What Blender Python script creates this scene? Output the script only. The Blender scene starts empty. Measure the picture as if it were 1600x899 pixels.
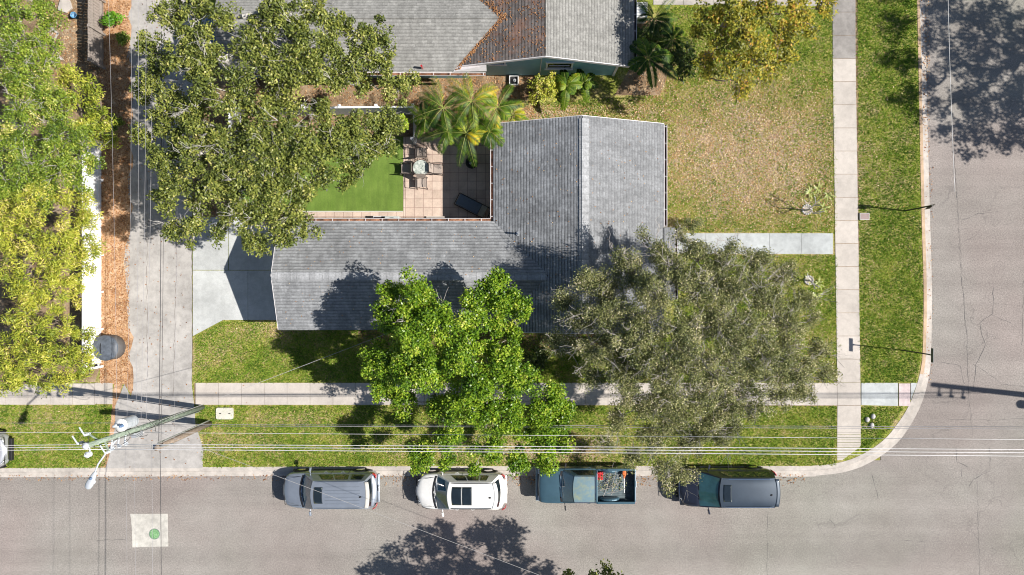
import bpy, math, random
import numpy as np
from mathutils import Vector, Matrix
random.seed(7); rng = np.random.default_rng(7)
scene = bpy.context.scene
COL = scene.collection
R = math.radians

# ------------------------------------------------------------------ camera, world, sun, exposure
CAM_H, PPM = 36.0, 30.0
cd = bpy.data.cameras.new('camera'); cam = bpy.data.objects.new('camera', cd); COL.objects.link(cam)
cam.location = (0, 0, CAM_H); cd.sensor_width = 36; cd.lens = 24.3; cd.clip_end = 2000
scene.camera = cam
w = bpy.data.worlds.new('World'); scene.world = w; w.use_nodes = True
SUN_EL, SUN_DIR = 43.7, Vector((1.035, -0.115, 1.0)).normalized()
nt = w.node_tree; sky = nt.nodes.new('ShaderNodeTexSky'); sky.sky_type = 'NISHITA'; sky.sun_disc = False
sky.sun_elevation = R(SUN_EL); sky.sun_rotation = math.atan2(SUN_DIR.x, SUN_DIR.y)
sky.air_density = 1.0; sky.dust_density = 0.6; sky.ozone_density = 1.0
nt.links.new(sky.outputs[0], nt.nodes['Background'].inputs[0]); nt.nodes['Background'].inputs[1].default_value = 0.062
sl = bpy.data.lights.new('sun', 'SUN'); sun = bpy.data.objects.new('sun', sl); COL.objects.link(sun)
sl.energy = 5.0; sl.angle = R(0.5); sl.color = (1.0, 0.955, 0.89)
sun.rotation_euler = SUN_DIR.to_track_quat('Z', 'Y').to_euler(); sun.location = (20, -2, 40)
scene.view_settings.view_transform = 'Standard'; scene.view_settings.look = 'None'
scene.view_settings.exposure = 0.56; scene.view_settings.gamma = 1.0
scene.cycles.filter_width = 1.05; scene.cycles.max_bounces = 6; scene.cycles.transparent_max_bounces = 8
scene.cycles.diffuse_bounces = 3; scene.cycles.transmission_bounces = 3; scene.cycles.glossy_bounces = 3

# ------------------------------------------------------------------ helpers
def P(px, py, h=0.0):
    "the world point h metres up that stands under a place measured on the survey photograph"
    f = (CAM_H - h) / CAM_H / PPM
    return Vector(((px - 800) * f, (449.5 - py) * f, h))

def tag(o, label=None, cat=None, group=None, kind=None):
    if label: o['label'] = label
    if cat: o['category'] = cat
    if group: o['group'] = group
    if kind: o['kind'] = kind
    return o

def empty(name, loc, label, cat, group=None, rz=0):
    o = bpy.data.objects.new(name, None); COL.objects.link(o)
    o.location = loc; o.rotation_euler = (0, 0, rz); o.empty_display_size = .2
    return tag(o, label, cat, group)

def link_mesh(name, me, m, parent=None, smooth=False, off=None):
    if m is not None: me.materials.append(m)
    if smooth: me.shade_smooth()
    o = bpy.data.objects.new(name, me); COL.objects.link(o)
    if parent is not None: o.parent = parent
    return o

class MB:
    def __init__(s, org=(0, 0, 0)): s.v = []; s.f = []; s.t = []; s.o = Vector(org)
    def add(s, vs, fs, tint=None):
        n = len(s.v); s.v += [tuple(Vector(v) - s.o) for v in vs]
        for f in fs: s.f.append(tuple(i + n for i in f)); s.t.append(tint if tint is not None else .5)
    def box(s, c, d, rz=0, tint=None, rx=0, ry=0):
        M = Matrix.Translation(Vector(c)) @ Matrix.Rotation(rz, 4, 'Z') @ Matrix.Rotation(ry, 4, 'Y') @ Matrix.Rotation(rx, 4, 'X')
        vs = [M @ Vector((x * d[0] / 2, y * d[1] / 2, z * d[2] / 2)) for z in (-1, 1) for y in (-1, 1) for x in (-1, 1)]
        s.add(vs, [(0, 2, 3, 1), (4, 5, 7, 6), (0, 1, 5, 4), (2, 6, 7, 3), (0, 4, 6, 2), (1, 3, 7, 5)], tint)
    def b2(s, x0, x1, y0, y1, z0, z1, tint=None):
        s.box(((x0 + x1) / 2, (y0 + y1) / 2, (z0 + z1) / 2), (abs(x1 - x0), abs(y1 - y0), abs(z1 - z0)), tint=tint)
    def prism(s, pts, z0, z1, tint=None):
        n = len(pts); a = sum(pts[i][0] * pts[(i + 1) % n][1] - pts[(i + 1) % n][0] * pts[i][1] for i in range(n))
        if a < 0: pts = pts[::-1]
        vs = [(p[0], p[1], z0) for p in pts] + [(p[0], p[1], z1) for p in pts]
        s.add(vs, [tuple(range(n - 1, -1, -1)), tuple(range(n, 2 * n))] + [(i, (i + 1) % n, n + (i + 1) % n, n + i) for i in range(n)], tint)
    def tube(s, pts, r, k=8, tint=None, cap=True):
        pts = [Vector(p) for p in pts]; rr = r if isinstance(r, (list, tuple)) else [r] * len(pts)
        vs = []; u = None
        for i, p in enumerate(pts):
            d = (pts[min(i + 1, len(pts) - 1)] - pts[max(i - 1, 0)]).normalized()
            if u is None: u = d.orthogonal().normalized()
            else: u = (u - d * u.dot(d)).normalized()
            b = d.cross(u)
            vs += [p + (u * math.cos(2 * math.pi * j / k) + b * math.sin(2 * math.pi * j / k)) * rr[i] for j in range(k)]
        fs = [(i * k + j, i * k + (j + 1) % k, (i + 1) * k + (j + 1) % k, (i + 1) * k + j) for i in range(len(pts) - 1) for j in range(k)]
        if cap: fs += [tuple(range(k - 1, -1, -1)), tuple((len(pts) - 1) * k + j for j in range(k))]
        s.add(vs, fs, tint)
    def cyl(s, a, b, r, k=16, r2=None, tint=None): s.tube([a, b], [r, r if r2 is None else r2], k, tint)
    def lathe(s, c, prof, k=20, tint=None, sx=1, sy=1):
        c = Vector(c); vs = []
        for r, z in prof: vs += [c + Vector((sx * r * math.cos(2 * math.pi * j / k), sy * r * math.sin(2 * math.pi * j / k), z)) for j in range(k)]
        fs = [(i * k + j, i * k + (j + 1) % k, (i + 1) * k + (j + 1) % k, (i + 1) * k + j) for i in range(len(prof) - 1) for j in range(k)]
        fs += [tuple(range(k - 1, -1, -1)), tuple((len(prof) - 1) * k + j for j in range(k))]
        s.add(vs, fs, tint)
    def grid(s, fn, nu, nv, tint=None, closed=False):
        vs = [fn(i / nu, j / nv) for i in range(nu + 1) for j in range(nv + 1)]
        fs = [(i * (nv + 1) + j, (i + 1) * (nv + 1) + j, (i + 1) * (nv + 1) + j + 1, i * (nv + 1) + j + 1) for i in range(nu) for j in range(nv)]
        s.add(vs, fs, tint)
    def build(s, name, m, parent=None, smooth=False, bevel=0, subsurf=0, solid=0):
        me = bpy.data.meshes.new(name); me.from_pydata(s.v, [], s.f); me.update()
        at = me.attributes.new('tint', 'FLOAT', 'FACE'); at.data.foreach_set('value', s.t)
        o = link_mesh(name, me, m, parent, smooth)
        if solid: md = o.modifiers.new('s', 'SOLIDIFY'); md.thickness = solid; md.offset = 1
        if bevel: md = o.modifiers.new('b', 'BEVEL'); md.width = bevel; md.segments = 2; md.limit_method = 'ANGLE'
        if subsurf: md = o.modifiers.new('ss', 'SUBSURF'); md.levels = subsurf; md.render_levels = subsurf
        return o

def np_mesh(name, V, nper, m, parent=None, tint=None, smooth=False):
    "V: (N, nper, 3) separate polygons"
    N = V.shape[0]; me = bpy.data.meshes.new(name)
    me.vertices.add(N * nper); me.vertices.foreach_set('co', V.astype(np.float32).ravel())
    me.loops.add(N * nper); me.loops.foreach_set('vertex_index', np.arange(N * nper, dtype=np.int32))
    me.polygons.add(N); me.polygons.foreach_set('loop_start', np.arange(0, N * nper, nper, dtype=np.int32))
    me.polygons.foreach_set('loop_total', np.full(N, nper, dtype=np.int32))
    me.update(calc_edges=True)
    if tint is not None:
        at = me.attributes.new('tint', 'FLOAT', 'FACE'); at.data.foreach_set('value', tint.astype(np.float32))
    return link_mesh(name, me, m, parent, smooth)

# ------------------------------------------------------------------ materials
class N:
    def __init__(s, name):
        s.m = bpy.data.materials.new(name); s.m.use_nodes = True; s.t = s.m.node_tree
        s.b = s.t.nodes['Principled BSDF']; s.c = s.new('ShaderNodeTexCoord')
    def new(s, k, **kw):
        n = s.t.nodes.new(k)
        for a, v in kw.items(): setattr(n, a, v)
        return n
    def ln(s, a, b): s.t.links.new(a, b)
    def noise(s, scale, detail=4, rough=.55, vec=None, dist=0):
        n = s.new('ShaderNodeTexNoise'); n.inputs['Scale'].default_value = scale; n.inputs['Detail'].default_value = detail
        n.inputs['Roughness'].default_value = rough; n.inputs['Distortion'].default_value = dist
        s.ln(vec if vec is not None else s.c.outputs['Object'], n.inputs['Vector']); return n.outputs['Fac']
    def scaled(s, sc):
        n = s.new('ShaderNodeMapping'); n.inputs['Scale'].default_value = sc; s.ln(s.c.outputs['Object'], n.inputs['Vector']); return n.outputs[0]
    def ramp(s, fac, stops, interp='LINEAR'):
        n = s.new('ShaderNodeValToRGB'); cr = n.color_ramp; cr.interpolation = interp
        while len(cr.elements) < len(stops): cr.elements.new(.5)
        for e, (p, c) in zip(cr.elements, stops): e.position = p; e.color = (*(c if isinstance(c, tuple) else (c, c, c)), 1)
        s.ln(fac, n.inputs[0]); return n.outputs[0]
    def mix(s, fac, a, b, mode='MIX'):
        n = s.new('ShaderNodeMixRGB', blend_type=mode)
        for i, x in enumerate((fac, a, b)):
            if hasattr(x, 'links'): s.ln(x, n.inputs[i])
            else: n.inputs[i].default_value = x if i == 0 else (*x, 1) if isinstance(x, tuple) else (x, x, x, 1)
        return n.outputs[0]
    def math(s, op, a, b=0.0):
        n = s.new('ShaderNodeMath', operation=op)
        for i, x in enumerate((a, b)):
            if hasattr(x, 'links'): s.ln(x, n.inputs[i])
            else: n.inputs[i].default_value = x
        return n.outputs[0]
    def attr(s, name='tint'):
        n = s.new('ShaderNodeAttribute'); n.attribute_name = name; return n.outputs['Fac']
    def bump(s, h, strength=.3, dist=.02):
        n = s.new('ShaderNodeBump'); n.inputs['Strength'].default_value = strength; n.inputs['Distance'].default_value = dist
        s.ln(h, n.inputs['Height']); s.ln(n.outputs[0], s.b.inputs['Normal'])
    def col(s, c):
        if hasattr(c, 'links'): s.ln(c, s.b.inputs['Base Color'])
        else: s.b.inputs['Base Color'].default_value = (*c, 1)
    def rough(s, r): s.b.inputs['Roughness'].default_value = r; return s

def plain(name, c, rough=.5, metal=0, var=.12, scale=6, coat=0, spec=None, alpha=None):
    n = N(name); f = n.noise(scale, 5)
    lo = tuple(x * (1 - var) for x in c); hi = tuple(min(1, x * (1 + var)) for x in c)
    n.col(n.ramp(f, [(.3, lo), (.7, hi)])); n.rough(rough); n.b.inputs['Metallic'].default_value = metal
    n.b.inputs['Coat Weight'].default_value = coat
    if spec is not None: n.b.inputs['Specular IOR Level'].default_value = spec
    return n.m

def concrete(name, c, stain=.25, tintamt=.12):
    n = N(name); big = n.noise(.5, 6, .6); mid = n.noise(4, 6, .6); fine = n.noise(45, 3, .7)
    col = n.mix(1, c, n.ramp(big, [(.3, 1 - stain), (.65, 1.05)]), 'MULTIPLY')
    col = n.mix(1, col, n.ramp(mid, [(.3, 1 - stain * .5), (.6, 1.03)]), 'MULTIPLY')
    col = n.mix(1, col, n.ramp(fine, [(.3, .84), (.7, 1.1)]), 'MULTIPLY')
    col = n.mix(1, col, n.ramp(n.attr(), [(0, 1 - tintamt), (1, 1 + tintamt * .6)]), 'MULTIPLY')
    n.col(col); n.rough(.9); n.b.inputs['Specular IOR Level'].default_value = .2; n.bump(fine, .3, .01); return n.m

def asphalt():
    n = N('asphalt'); big = n.noise(.16, 5, .55); mid = n.noise(1.3, 5, .6); fine = n.noise(13, 4, .85); f2 = n.noise(34, 3, .85)
    col = n.ramp(big, [(.3, (.245, .217, .198)), (.5, (.272, .247, .225)), (.72, (.308, .288, .262))])
    col = n.mix(1, col, n.ramp(mid, [(.3, .93), (.7, 1.05)]), 'MULTIPLY')
    col = n.mix(1, col, n.ramp(fine, [(.3, .66), (.5, .99), (.7, 1.33)]), 'MULTIPLY')
    col = n.mix(1, col, n.ramp(f2, [(.35, .68), (.65, 1.3)]), 'MULTIPLY')
    hue = n.noise(.09, 3, .5); col = n.mix(1, col, n.ramp(hue, [(.35, (1.03, .97, .98)), (.5, (1, 1, 1)), (.65, (.97, 1.02, .97))]), 'MULTIPLY')
    oil = n.noise(2.2, 5, .7, n.scaled((.5, 1.4, 1))); col = n.mix(n.ramp(oil, [(.62, 0), (.8, .28)]), col, (.13, .12, .115))
    # worn tyre bands along the street
    wv = n.noise(1.0, 3, .5, n.scaled((.02, .9, 1))); col = n.mix(1, col, n.ramp(wv, [(.35, .90), (.65, 1.07)]), 'MULTIPLY')
    # hairline crazing near the corner
    v = n.new('ShaderNodeTexVoronoi', feature='DISTANCE_TO_EDGE'); v.inputs['Scale'].default_value = .42
    nz = n.new('ShaderNodeTexNoise'); nz.inputs['Scale'].default_value = 1.6; nz.inputs['Detail'].default_value = 6
    n.ln(n.c.outputs['Object'], nz.inputs['Vector'])
    vm = n.new('ShaderNodeVectorMath', operation='MULTIPLY_ADD'); n.ln(nz.outputs['Color'], vm.inputs[0]); vm.inputs[1].default_value = (1.3, 1.3, 0)
    n.ln(n.c.outputs['Object'], vm.inputs[2]); n.ln(vm.outputs[0], v.inputs['Vector'])
    crack = n.ramp(v.outputs['Distance'], [(.0, 1), (.011, 0)])
    sx = n.new('ShaderNodeSeparateXYZ'); n.ln(n.c.outputs['Object'], sx.inputs[0])
    msk = n.ramp(sx.outputs['X'], [(0, 0), (1, 1)]); mr = n.new('ShaderNodeMapRange'); n.ln(sx.outputs['X'], mr.inputs[0])
    mr.inputs[1].default_value = 9; mr.inputs[2].default_value = 20; mr.inputs[3].default_value = .06; mr.inputs[4].default_value = 1
    m2 = n.math('MULTIPLY', mr.outputs[0], n.ramp(n.noise(.35, 2), [(.42, 0), (.56, 1)]))
    m3 = n.math('MULTIPLY', m2, crack); col = n.mix(n.math('MULTIPLY', m3, .34), col, (.07, .065, .065))
    n.col(col); n.rough(.93); n.b.inputs['Specular IOR Level'].default_value = .15; n.bump(fine, .5, .01); return n.m

def soil(name, a, b, c, scale=1.2):
    n = N(name); f = n.noise(scale, 8, .7); g = n.noise(22, 4, .8)
    col = n.ramp(f, [(.32, a), (.5, b), (.68, c)]); col = n.mix(1, col, n.ramp(g, [(.3, .6), (.5, 1), (.7, 1.35)]), 'MULTIPLY')
    n.col(col); n.rough(.95); n.b.inputs['Specular IOR Level'].default_value = .1; n.bump(g, .8, .03); return n.m

def shingles(name, base, along_x, row=.145, contrast=.5, blotch=.25, moss=None):
    "asphalt shingle courses; along_x: the courses run along x"
    n = N(name); mp = n.new('ShaderNodeMapping'); n.ln(n.c.outputs['Object'], mp.inputs['Vector'])
    if not along_x: mp.inputs['Rotation'].default_value = (0, 0, R(90))
    sp = n.new('ShaderNodeSeparateXYZ'); n.ln(mp.outputs[0], sp.inputs[0]); cb = n.new('ShaderNodeCombineXYZ')
    n.ln(sp.outputs['X'], cb.inputs[0]); n.ln(sp.outputs['Y'], cb.inputs[1])
    wob = n.new('ShaderNodeVectorMath', operation='MULTIPLY_ADD'); nz = n.new('ShaderNodeTexNoise'); nz.inputs['Scale'].default_value = 1.2
    n.ln(cb.outputs[0], nz.inputs['Vector']); n.ln(nz.outputs['Color'], wob.inputs[0]); wob.inputs[1].default_value = (0, .05, 0); n.ln(cb.outputs[0], wob.inputs[2])
    br = n.new('ShaderNodeTexBrick'); n.ln(wob.outputs[0], br.inputs['Vector'])
    br.inputs['Scale'].default_value = 1; br.inputs['Brick Width'].default_value = .23; br.inputs['Row Height'].default_value = row
    br.inputs['Mortar Size'].default_value = row * .04; br.inputs['Mortar Smooth'].default_value = .5
    q_ = .10 + .16 * contrast; br.inputs['Color1'].default_value = (1 - q_, 1 - q_, 1 - q_, 1); br.inputs['Color2'].default_value = (1 + q_, 1 + q_, 1 + q_, 1); br.inputs['Mortar'].default_value = (.9, .9, .9, 1)
    ws_ = n.new('ShaderNodeSeparateXYZ'); n.ln(wob.outputs[0], ws_.inputs[0]); fr = n.math('FRACT', n.math('DIVIDE', ws_.outputs['Y'], row)); k = 1 - contrast
    line = n.ramp(fr, [(.0, k), (.22, k + .1 * contrast), (.42, 1.06), (.9, 1.1), (1, k)]); gap = n.noise(5, 2, .5, n.scaled((1, 1, 1)))  # dark band paints the small shadow line at each course edge
    blot = n.noise(.6, 6, .65); streak = n.noise(1.4, 5, .6, n.scaled((.35, 2.6, 1) if not along_x else (2.6, .35, 1))); fine = n.noise(11, 4, .85)
    col = n.mix(1, base, br.outputs['Color'], 'MULTIPLY'); col = n.mix(n.ramp(gap, [(.3, .55), (.6, 1)]), col, n.mix(1, col, line, 'MULTIPLY'))
    col = n.mix(1, col, n.ramp(blot, [(.3, 1 - blotch), (.7, 1 + blotch * .7)]), 'MULTIPLY')
    col = n.mix(1, col, n.ramp(streak, [(.32, .88), (.5, 1.0), (.7, 1.15)]), 'MULTIPLY')
    col = n.mix(1, col, n.ramp(fine, [(.3, .70), (.5, 1), (.7, 1.32)]), 'MULTIPLY')
    if moss: col = n.mix(n.ramp(n.noise(1.1, 6, .7), [(.5, 0), (.72, .6)]), col, moss)
    n.col(col); n.rough(.92); n.b.inputs['Specular IOR Level'].default_value = .2; n.bump(br.outputs['Fac'], -.6, .012); return n.m

def leafmat(name, stops, trans=.35, rough=.45, spec=.35):
    n = N(name); col = n.ramp(n.attr(), stops)
    n.col(col); n.rough(rough); n.b.inputs['Specular IOR Level'].default_value = spec
    tr = n.new('ShaderNodeBsdfTranslucent'); mx = n.new('ShaderNodeMixShader'); mx.inputs[0].default_value = trans
    n.ln(n.mix(1, col, (1.25, 1.35, .7), 'MULTIPLY'), tr.inputs['Color'])
    out = n.t.nodes['Material Output']; n.ln(n.b.outputs[0], mx.inputs[1]); n.ln(tr.outputs[0], mx.inputs[2]); n.ln(mx.outputs[0], out.inputs['Surface'])
    return n.m

def bark(name, a, b):
    n = N(name); f = n.noise(5, 7, .7, n.scaled((3, 3, 1))); n.col(n.ramp(f, [(.3, a), (.7, b)])); n.rough(.9); n.bump(f, .6, .03); return n.m

def paint(name, c, flake=0, rough=.28):
    n = N(name); dust = n.noise(2.5, 6, .65); n.col(n.mix(1, c, n.ramp(dust, [(.3, .9), (.7, 1.06)]), 'MULTIPLY'))
    n.b.inputs['Metallic'].default_value = flake; n.rough(rough); n.b.inputs['Coat Weight'].default_value = .7; n.b.inputs['Coat Roughness'].default_value = .06
    return n.m

def glassy(name, c, rough=.06):
    n = N(name); n.col(n.mix(1, c, n.ramp(n.noise(3, 3), [(.3, .8), (.7, 1.2)]), 'MULTIPLY')); n.rough(rough); n.b.inputs['Specular IOR Level'].default_value = .9
    n.b.inputs['Coat Weight'].default_value = 1; n.b.inputs['Coat Roughness'].default_value = .03; return n.m

# ------------------------------------------------------------------ material instances
M = {}
M['concrete'] = concrete('sidewalk_concrete', (.53, .48, .43), .16)
M['concrete_old'] = concrete('driveway_concrete', (.46, .435, .41), .30)
M['concrete_blue'] = concrete('pale_concrete', (.50, .52, .515), .24)
M['kerb'] = concrete('kerb_concrete', (.55, .50, .45), .28)
M['kerb_edge'] = concrete('kerb_edge_concrete', (.58, .42, .28), .35)
M['asphalt'] = asphalt()
M['mulch'] = soil('mulch', (.20, .11, .065), (.46, .28, .16), (.62, .43, .29), 1.6)
M['dirt'] = soil('dirt', (.12, .08, .05), (.27, .19, .115), (.42, .32, .22), 1.1)
M['white'] = plain('white_paint', (.78, .77, .76), .5, var=.04)
M['fascia'] = plain('fascia_white', (.72, .68, .68), .5, var=.08)
M['vinyl'] = plain('white_vinyl', (.84, .84, .85), .45, var=.03)
M['fence_shade'] = plain('shaded_fence_grey', (.36, .37, .39), .6, var=.1)  # grey colours in the shaded face of the white garden fence
M['wood'] = bark('weathered_boards', (.20, .17, .145), (.36, .31, .275))
M['teal'] = plain('teal_siding', (.22, .42, .49), .6, var=.06, scale=2)
M['cream'] = plain('cream_stucco', (.52, .50, .46), .8, var=.06)
M['dark'] = plain('dark_metal', (.025, .025, .028), .4, .3)
M['black'] = plain('black_plastic', (.015, .015, .017), .5)
M['rubber'] = plain('tyre_rubber', (.02, .02, .02), .8)
M['steel'] = plain('galvanised_steel', (.55, .57, .58), .35, .7)
M['wire'] = plain('aluminium_wire', (.74, .72, .72), .5, .1)
M['drop'] = plain('service_cable', (.42, .40, .39), .6)
M['cable'] = plain('dark_cable', (.045, .042, .045), .6)
M['cable_grey'] = plain('grey_cable', (.30, .29, .30), .6)
M['glass'] = glassy('dark_glass', (.012, .018, .022))
M['glass_blue'] = glassy('sky_tinted_windscreen', (.03, .11, .165))  # blue base colour paints in the sky mirrored by the windscreen
M['glass_teal'] = glassy('sky_teal_windscreen', (.05, .14, .15))  # teal comes from sky reflection painted into the base colour
M['chrome'] = plain('chrome', (.7, .7, .72), .15, 1, var=.03)
M['red_lens'] = plain('red_lens', (.45, .02, .025), .15, var=.05, coat=1)
M['lamp_lens'] = plain('clear_lens', (.6, .62, .64), .12, var=.05, coat=1)
M['pink_paver'] = None

def paver():
    n = N('patio_paver'); br = n.new('ShaderNodeTexBrick'); n.ln(n.c.outputs['Object'], br.inputs['Vector'])
    br.offset = 0; br.inputs['Scale'].default_value = 1; br.inputs['Brick Width'].default_value = .46; br.inputs['Row Height'].default_value = .46
    br.inputs['Mortar Size'].default_value = .014; br.inputs['Mortar Smooth'].default_value = .3
    br.inputs['Color1'].default_value = (.50, .385, .31, 1); br.inputs['Color2'].default_value = (.60, .475, .39, 1); br.inputs['Mortar'].default_value = (.30, .20, .17, 1)
    f = n.noise(1.1, 7, .7); g = n.noise(14, 4, .8)
    col = n.mix(1, br.outputs['Color'], n.ramp(f, [(.3, .72), (.6, 1.08)]), 'MULTIPLY')
    col = n.mix(1, col, n.ramp(g, [(.3, .9), (.7, 1.08)]), 'MULTIPLY')
    n.col(col); n.rough(.85); n.bump(br.outputs['Fac'], -.4, .01); return n.m
M['paver'] = paver()

BROWN = [(1165, 245, 150, 100, 1.15), (1080, 215, 70, 90, .6), (860, 182, 70, 16, 1.0), (330, 560, 30, 20, .35), (420, 515, 70, 14, .5),
         (1010, 175, 90, 20, .6), (340, 690, 60, 25, .35), (860, 705, 120, 26, .9), (700, 700, 80, 26, .5), (450, 652, 80, 10, .4), (60, 655, 60, 16, .35),
         (1260, 560, 40, 50, .3), (1245, 350, 60, 18, .15), (1355, 430, 12, 60, .25)]
def lawnmat():
    n = N('lawn_soil_and_thatch'); sp = n.new('ShaderNodeSeparateXYZ'); n.ln(n.c.outputs['Object'], sp.inputs[0])
    tot = None
    for px, py, rx, ry, a in BROWN:
        c = P(px, py); ex = n.math('DIVIDE', n.math('SUBTRACT', sp.outputs['X'], c.x), rx / PPM); ey = n.math('DIVIDE', n.math('SUBTRACT', sp.outputs['Y'], c.y), ry / PPM)
        d = n.math('ADD', n.math('MULTIPLY', ex, ex), n.math('MULTIPLY', ey, ey)); e = n.math('MULTIPLY', n.math('POWER', 2.718, n.math('MULTIPLY', d, -.9)), a)
        tot = e if tot is None else n.math('MAXIMUM', tot, e)
    f = n.noise(.8, 7, .75); g = n.noise(5, 6, .8); h = n.noise(9, 4, .85)
    k = n.math('ADD', n.math('MULTIPLY', tot, .50), n.math('SUBTRACT', n.math('MULTIPLY', n.math('ADD', f, g), .95), .50))
    col = n.ramp(k, [(.28, (.14, .19, .03)), (.42, (.25, .27, .05)), (.56, (.36, .31, .12)), (.72, (.38, .29, .16)), (.9, (.46, .35, .25))])
    col = n.mix(1, col, n.ramp(h, [(.3, .38), (.5, .95), (.7, 1.6)]), 'MULTIPLY')
    n.col(col); n.rough(.95); n.b.inputs['Specular IOR Level'].default_value = .1; n.bump(h, 1, .06); return n.m
M['lawn'] = lawnmat()

def brown_at(x, y):
    t = np.zeros_like(x)
    for px, py, rx, ry, a in BROWN:
        c = P(px, py); d = ((x - c.x) / (rx / PPM)) ** 2 + ((y - c.y) / (ry / PPM)) ** 2; t = np.maximum(t, a * np.exp(-.9 * d))
    return t

def G(px, py): p = P(px, py); return (p.x, p.y)
def struct(o): o['kind'] = 'structure'; return o
Z0 = .10       # the lots stand one kerb height above the streets

# ------------------------------------------------------------------ ground, roads
b = MB(); b.add([(-300, -300, -.02), (300, -300, -.02), (300, 300, -.02), (-300, 300, -.02)], [(0, 1, 2, 3)]); struct(b.build('ground', M['lawn']))
b = MB(); x1, y1 = 31.0, -19.0
b.add([(-300, y1, 0), (-300, -9.0, 0), (19.2, -9.0, 0), (19.2, 300, 0), (x1, 300, 0), (x1, y1, 0)], [(5, 4, 3, 2, 1, 0)])
b.add([(x1, y1, 0), (x1, -300, 0), (18.5, -300, 0), (18.5, y1, 0)], [(3, 2, 1, 0)][::-1])
rd = struct(b.build('road', M['asphalt']))
bpy.context.view_layer.update()

def catmull(pts, n=8):
    out = []
    for i in range(len(pts) - 1):
        p0 = np.array(pts[max(i - 1, 0)]); p1 = np.array(pts[i]); p2 = np.array(pts[i + 1]); p3 = np.array(pts[min(i + 2, len(pts) - 1)])
        for t in np.linspace(0, 1, n, endpoint=False):
            out.append(tuple(.5 * (2 * p1 + (p2 - p0) * t + (2 * p0 - 5 * p1 + 4 * p2 - p3) * t * t + (3 * p1 - p0 - 3 * p2 + p3) * t ** 3)))
    out.append(tuple(pts[-1])); return out
kin = [(-9000, 731), (0, 731), (600, 728), (1200, 727.5), (1270, 727), (1315, 721), (1350, 707), (1380, 686), (1401, 661), (1418, 634), (1430, 603), (1437, 575), (1440, 540), (1441, 450), (1437, 300), (1431, 0), (1425, -9000)]
kout = [(-9000, 746), (0, 746), (600, 743.5), (1200, 745), (1280, 743), (1330, 735), (1368, 718), (1400, 694), (1421, 667), (1438, 635), (1447, 608), (1453, 578), (1455, 545), (1456, 450), (1452, 300), (1444, 0), (1439, -9000)]
def dens(k): return [G(*k[0])] + catmull([G(*p) for p in k[1:-1]], 10) + [G(*k[-1])]
KI, KO = dens(kin), dens(kout)
def lerp2(a, b, t): return (a[0] + (b[0] - a[0]) * t, a[1] + (b[1] - a[1]) * t)
b = MB(); n = len(KI)
def strip(b, A, B, za, zb, tint=.5):
    b.add([(p[0], p[1], za) for p in A] + [(p[0], p[1], zb) for p in B], [(i, i + len(A), i + len(A) + 1, i + 1) for i in range(len(A) - 1)], tint)
K1 = [lerp2(a, c, .42) for a, c in zip(KI, KO)]; K2 = [lerp2(a, c, .5) for a, c in zip(KI, KO)]
strip(b, KI, K1, Z0 + .012, Z0 + .005); strip(b, K1, K2, Z0 + .005, .02); strip(b, K2, KO, .02, .006)
struct(b.build('kerb', M['kerb']))
b = MB(); 
for i in range(n - 1):
    if KI[i][0] > 21.0 and KI[i][1] > -4.5:
        t = .5; b.add([(*KI[i], Z0 + .017), (*lerp2(KI[i], KO[i], .33), Z0 + .015), (*lerp2(KI[i + 1], KO[i + 1], .33), Z0 + .015), (*KI[i + 1], Z0 + .017)], [(3, 2, 1, 0)][::-1])
struct(b.build('kerb_edge', M['kerb_edge']))
# lot lawn
b = MB(); lot = KI + [(-300, 299)]
vs = [(p[0], p[1], Z0) for p in lot]; b.add(vs, [tuple(range(len(vs)))]); b.v = list(b.v)
struct(b.build('lawn', M['lawn']))
# far kerbs and lawns across the streets, seen only from the side
b = MB(); b.add([(x1, -19.3, .12), (300, -19.3, .12), (300, 300, .12), (x1, 300, .12)], [(0, 1, 2, 3)]); b.b2(x1 - .3, x1, -19, 300, 0, .13)
struct(b.build('far_kerb', M['kerb']))
b = MB(); b.b2(-300, 18.3, -19.3, -19.0, 0, .13); struct(b.build('kerb', M['kerb']))
b = MB(); b.b2(x1 + .01, 300, -19, 300, .05, .14); b.b2(-300, 18.3, -300, -19.31, .0, .11); struct(b.build('far_lawn', M['lawn']))

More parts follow.
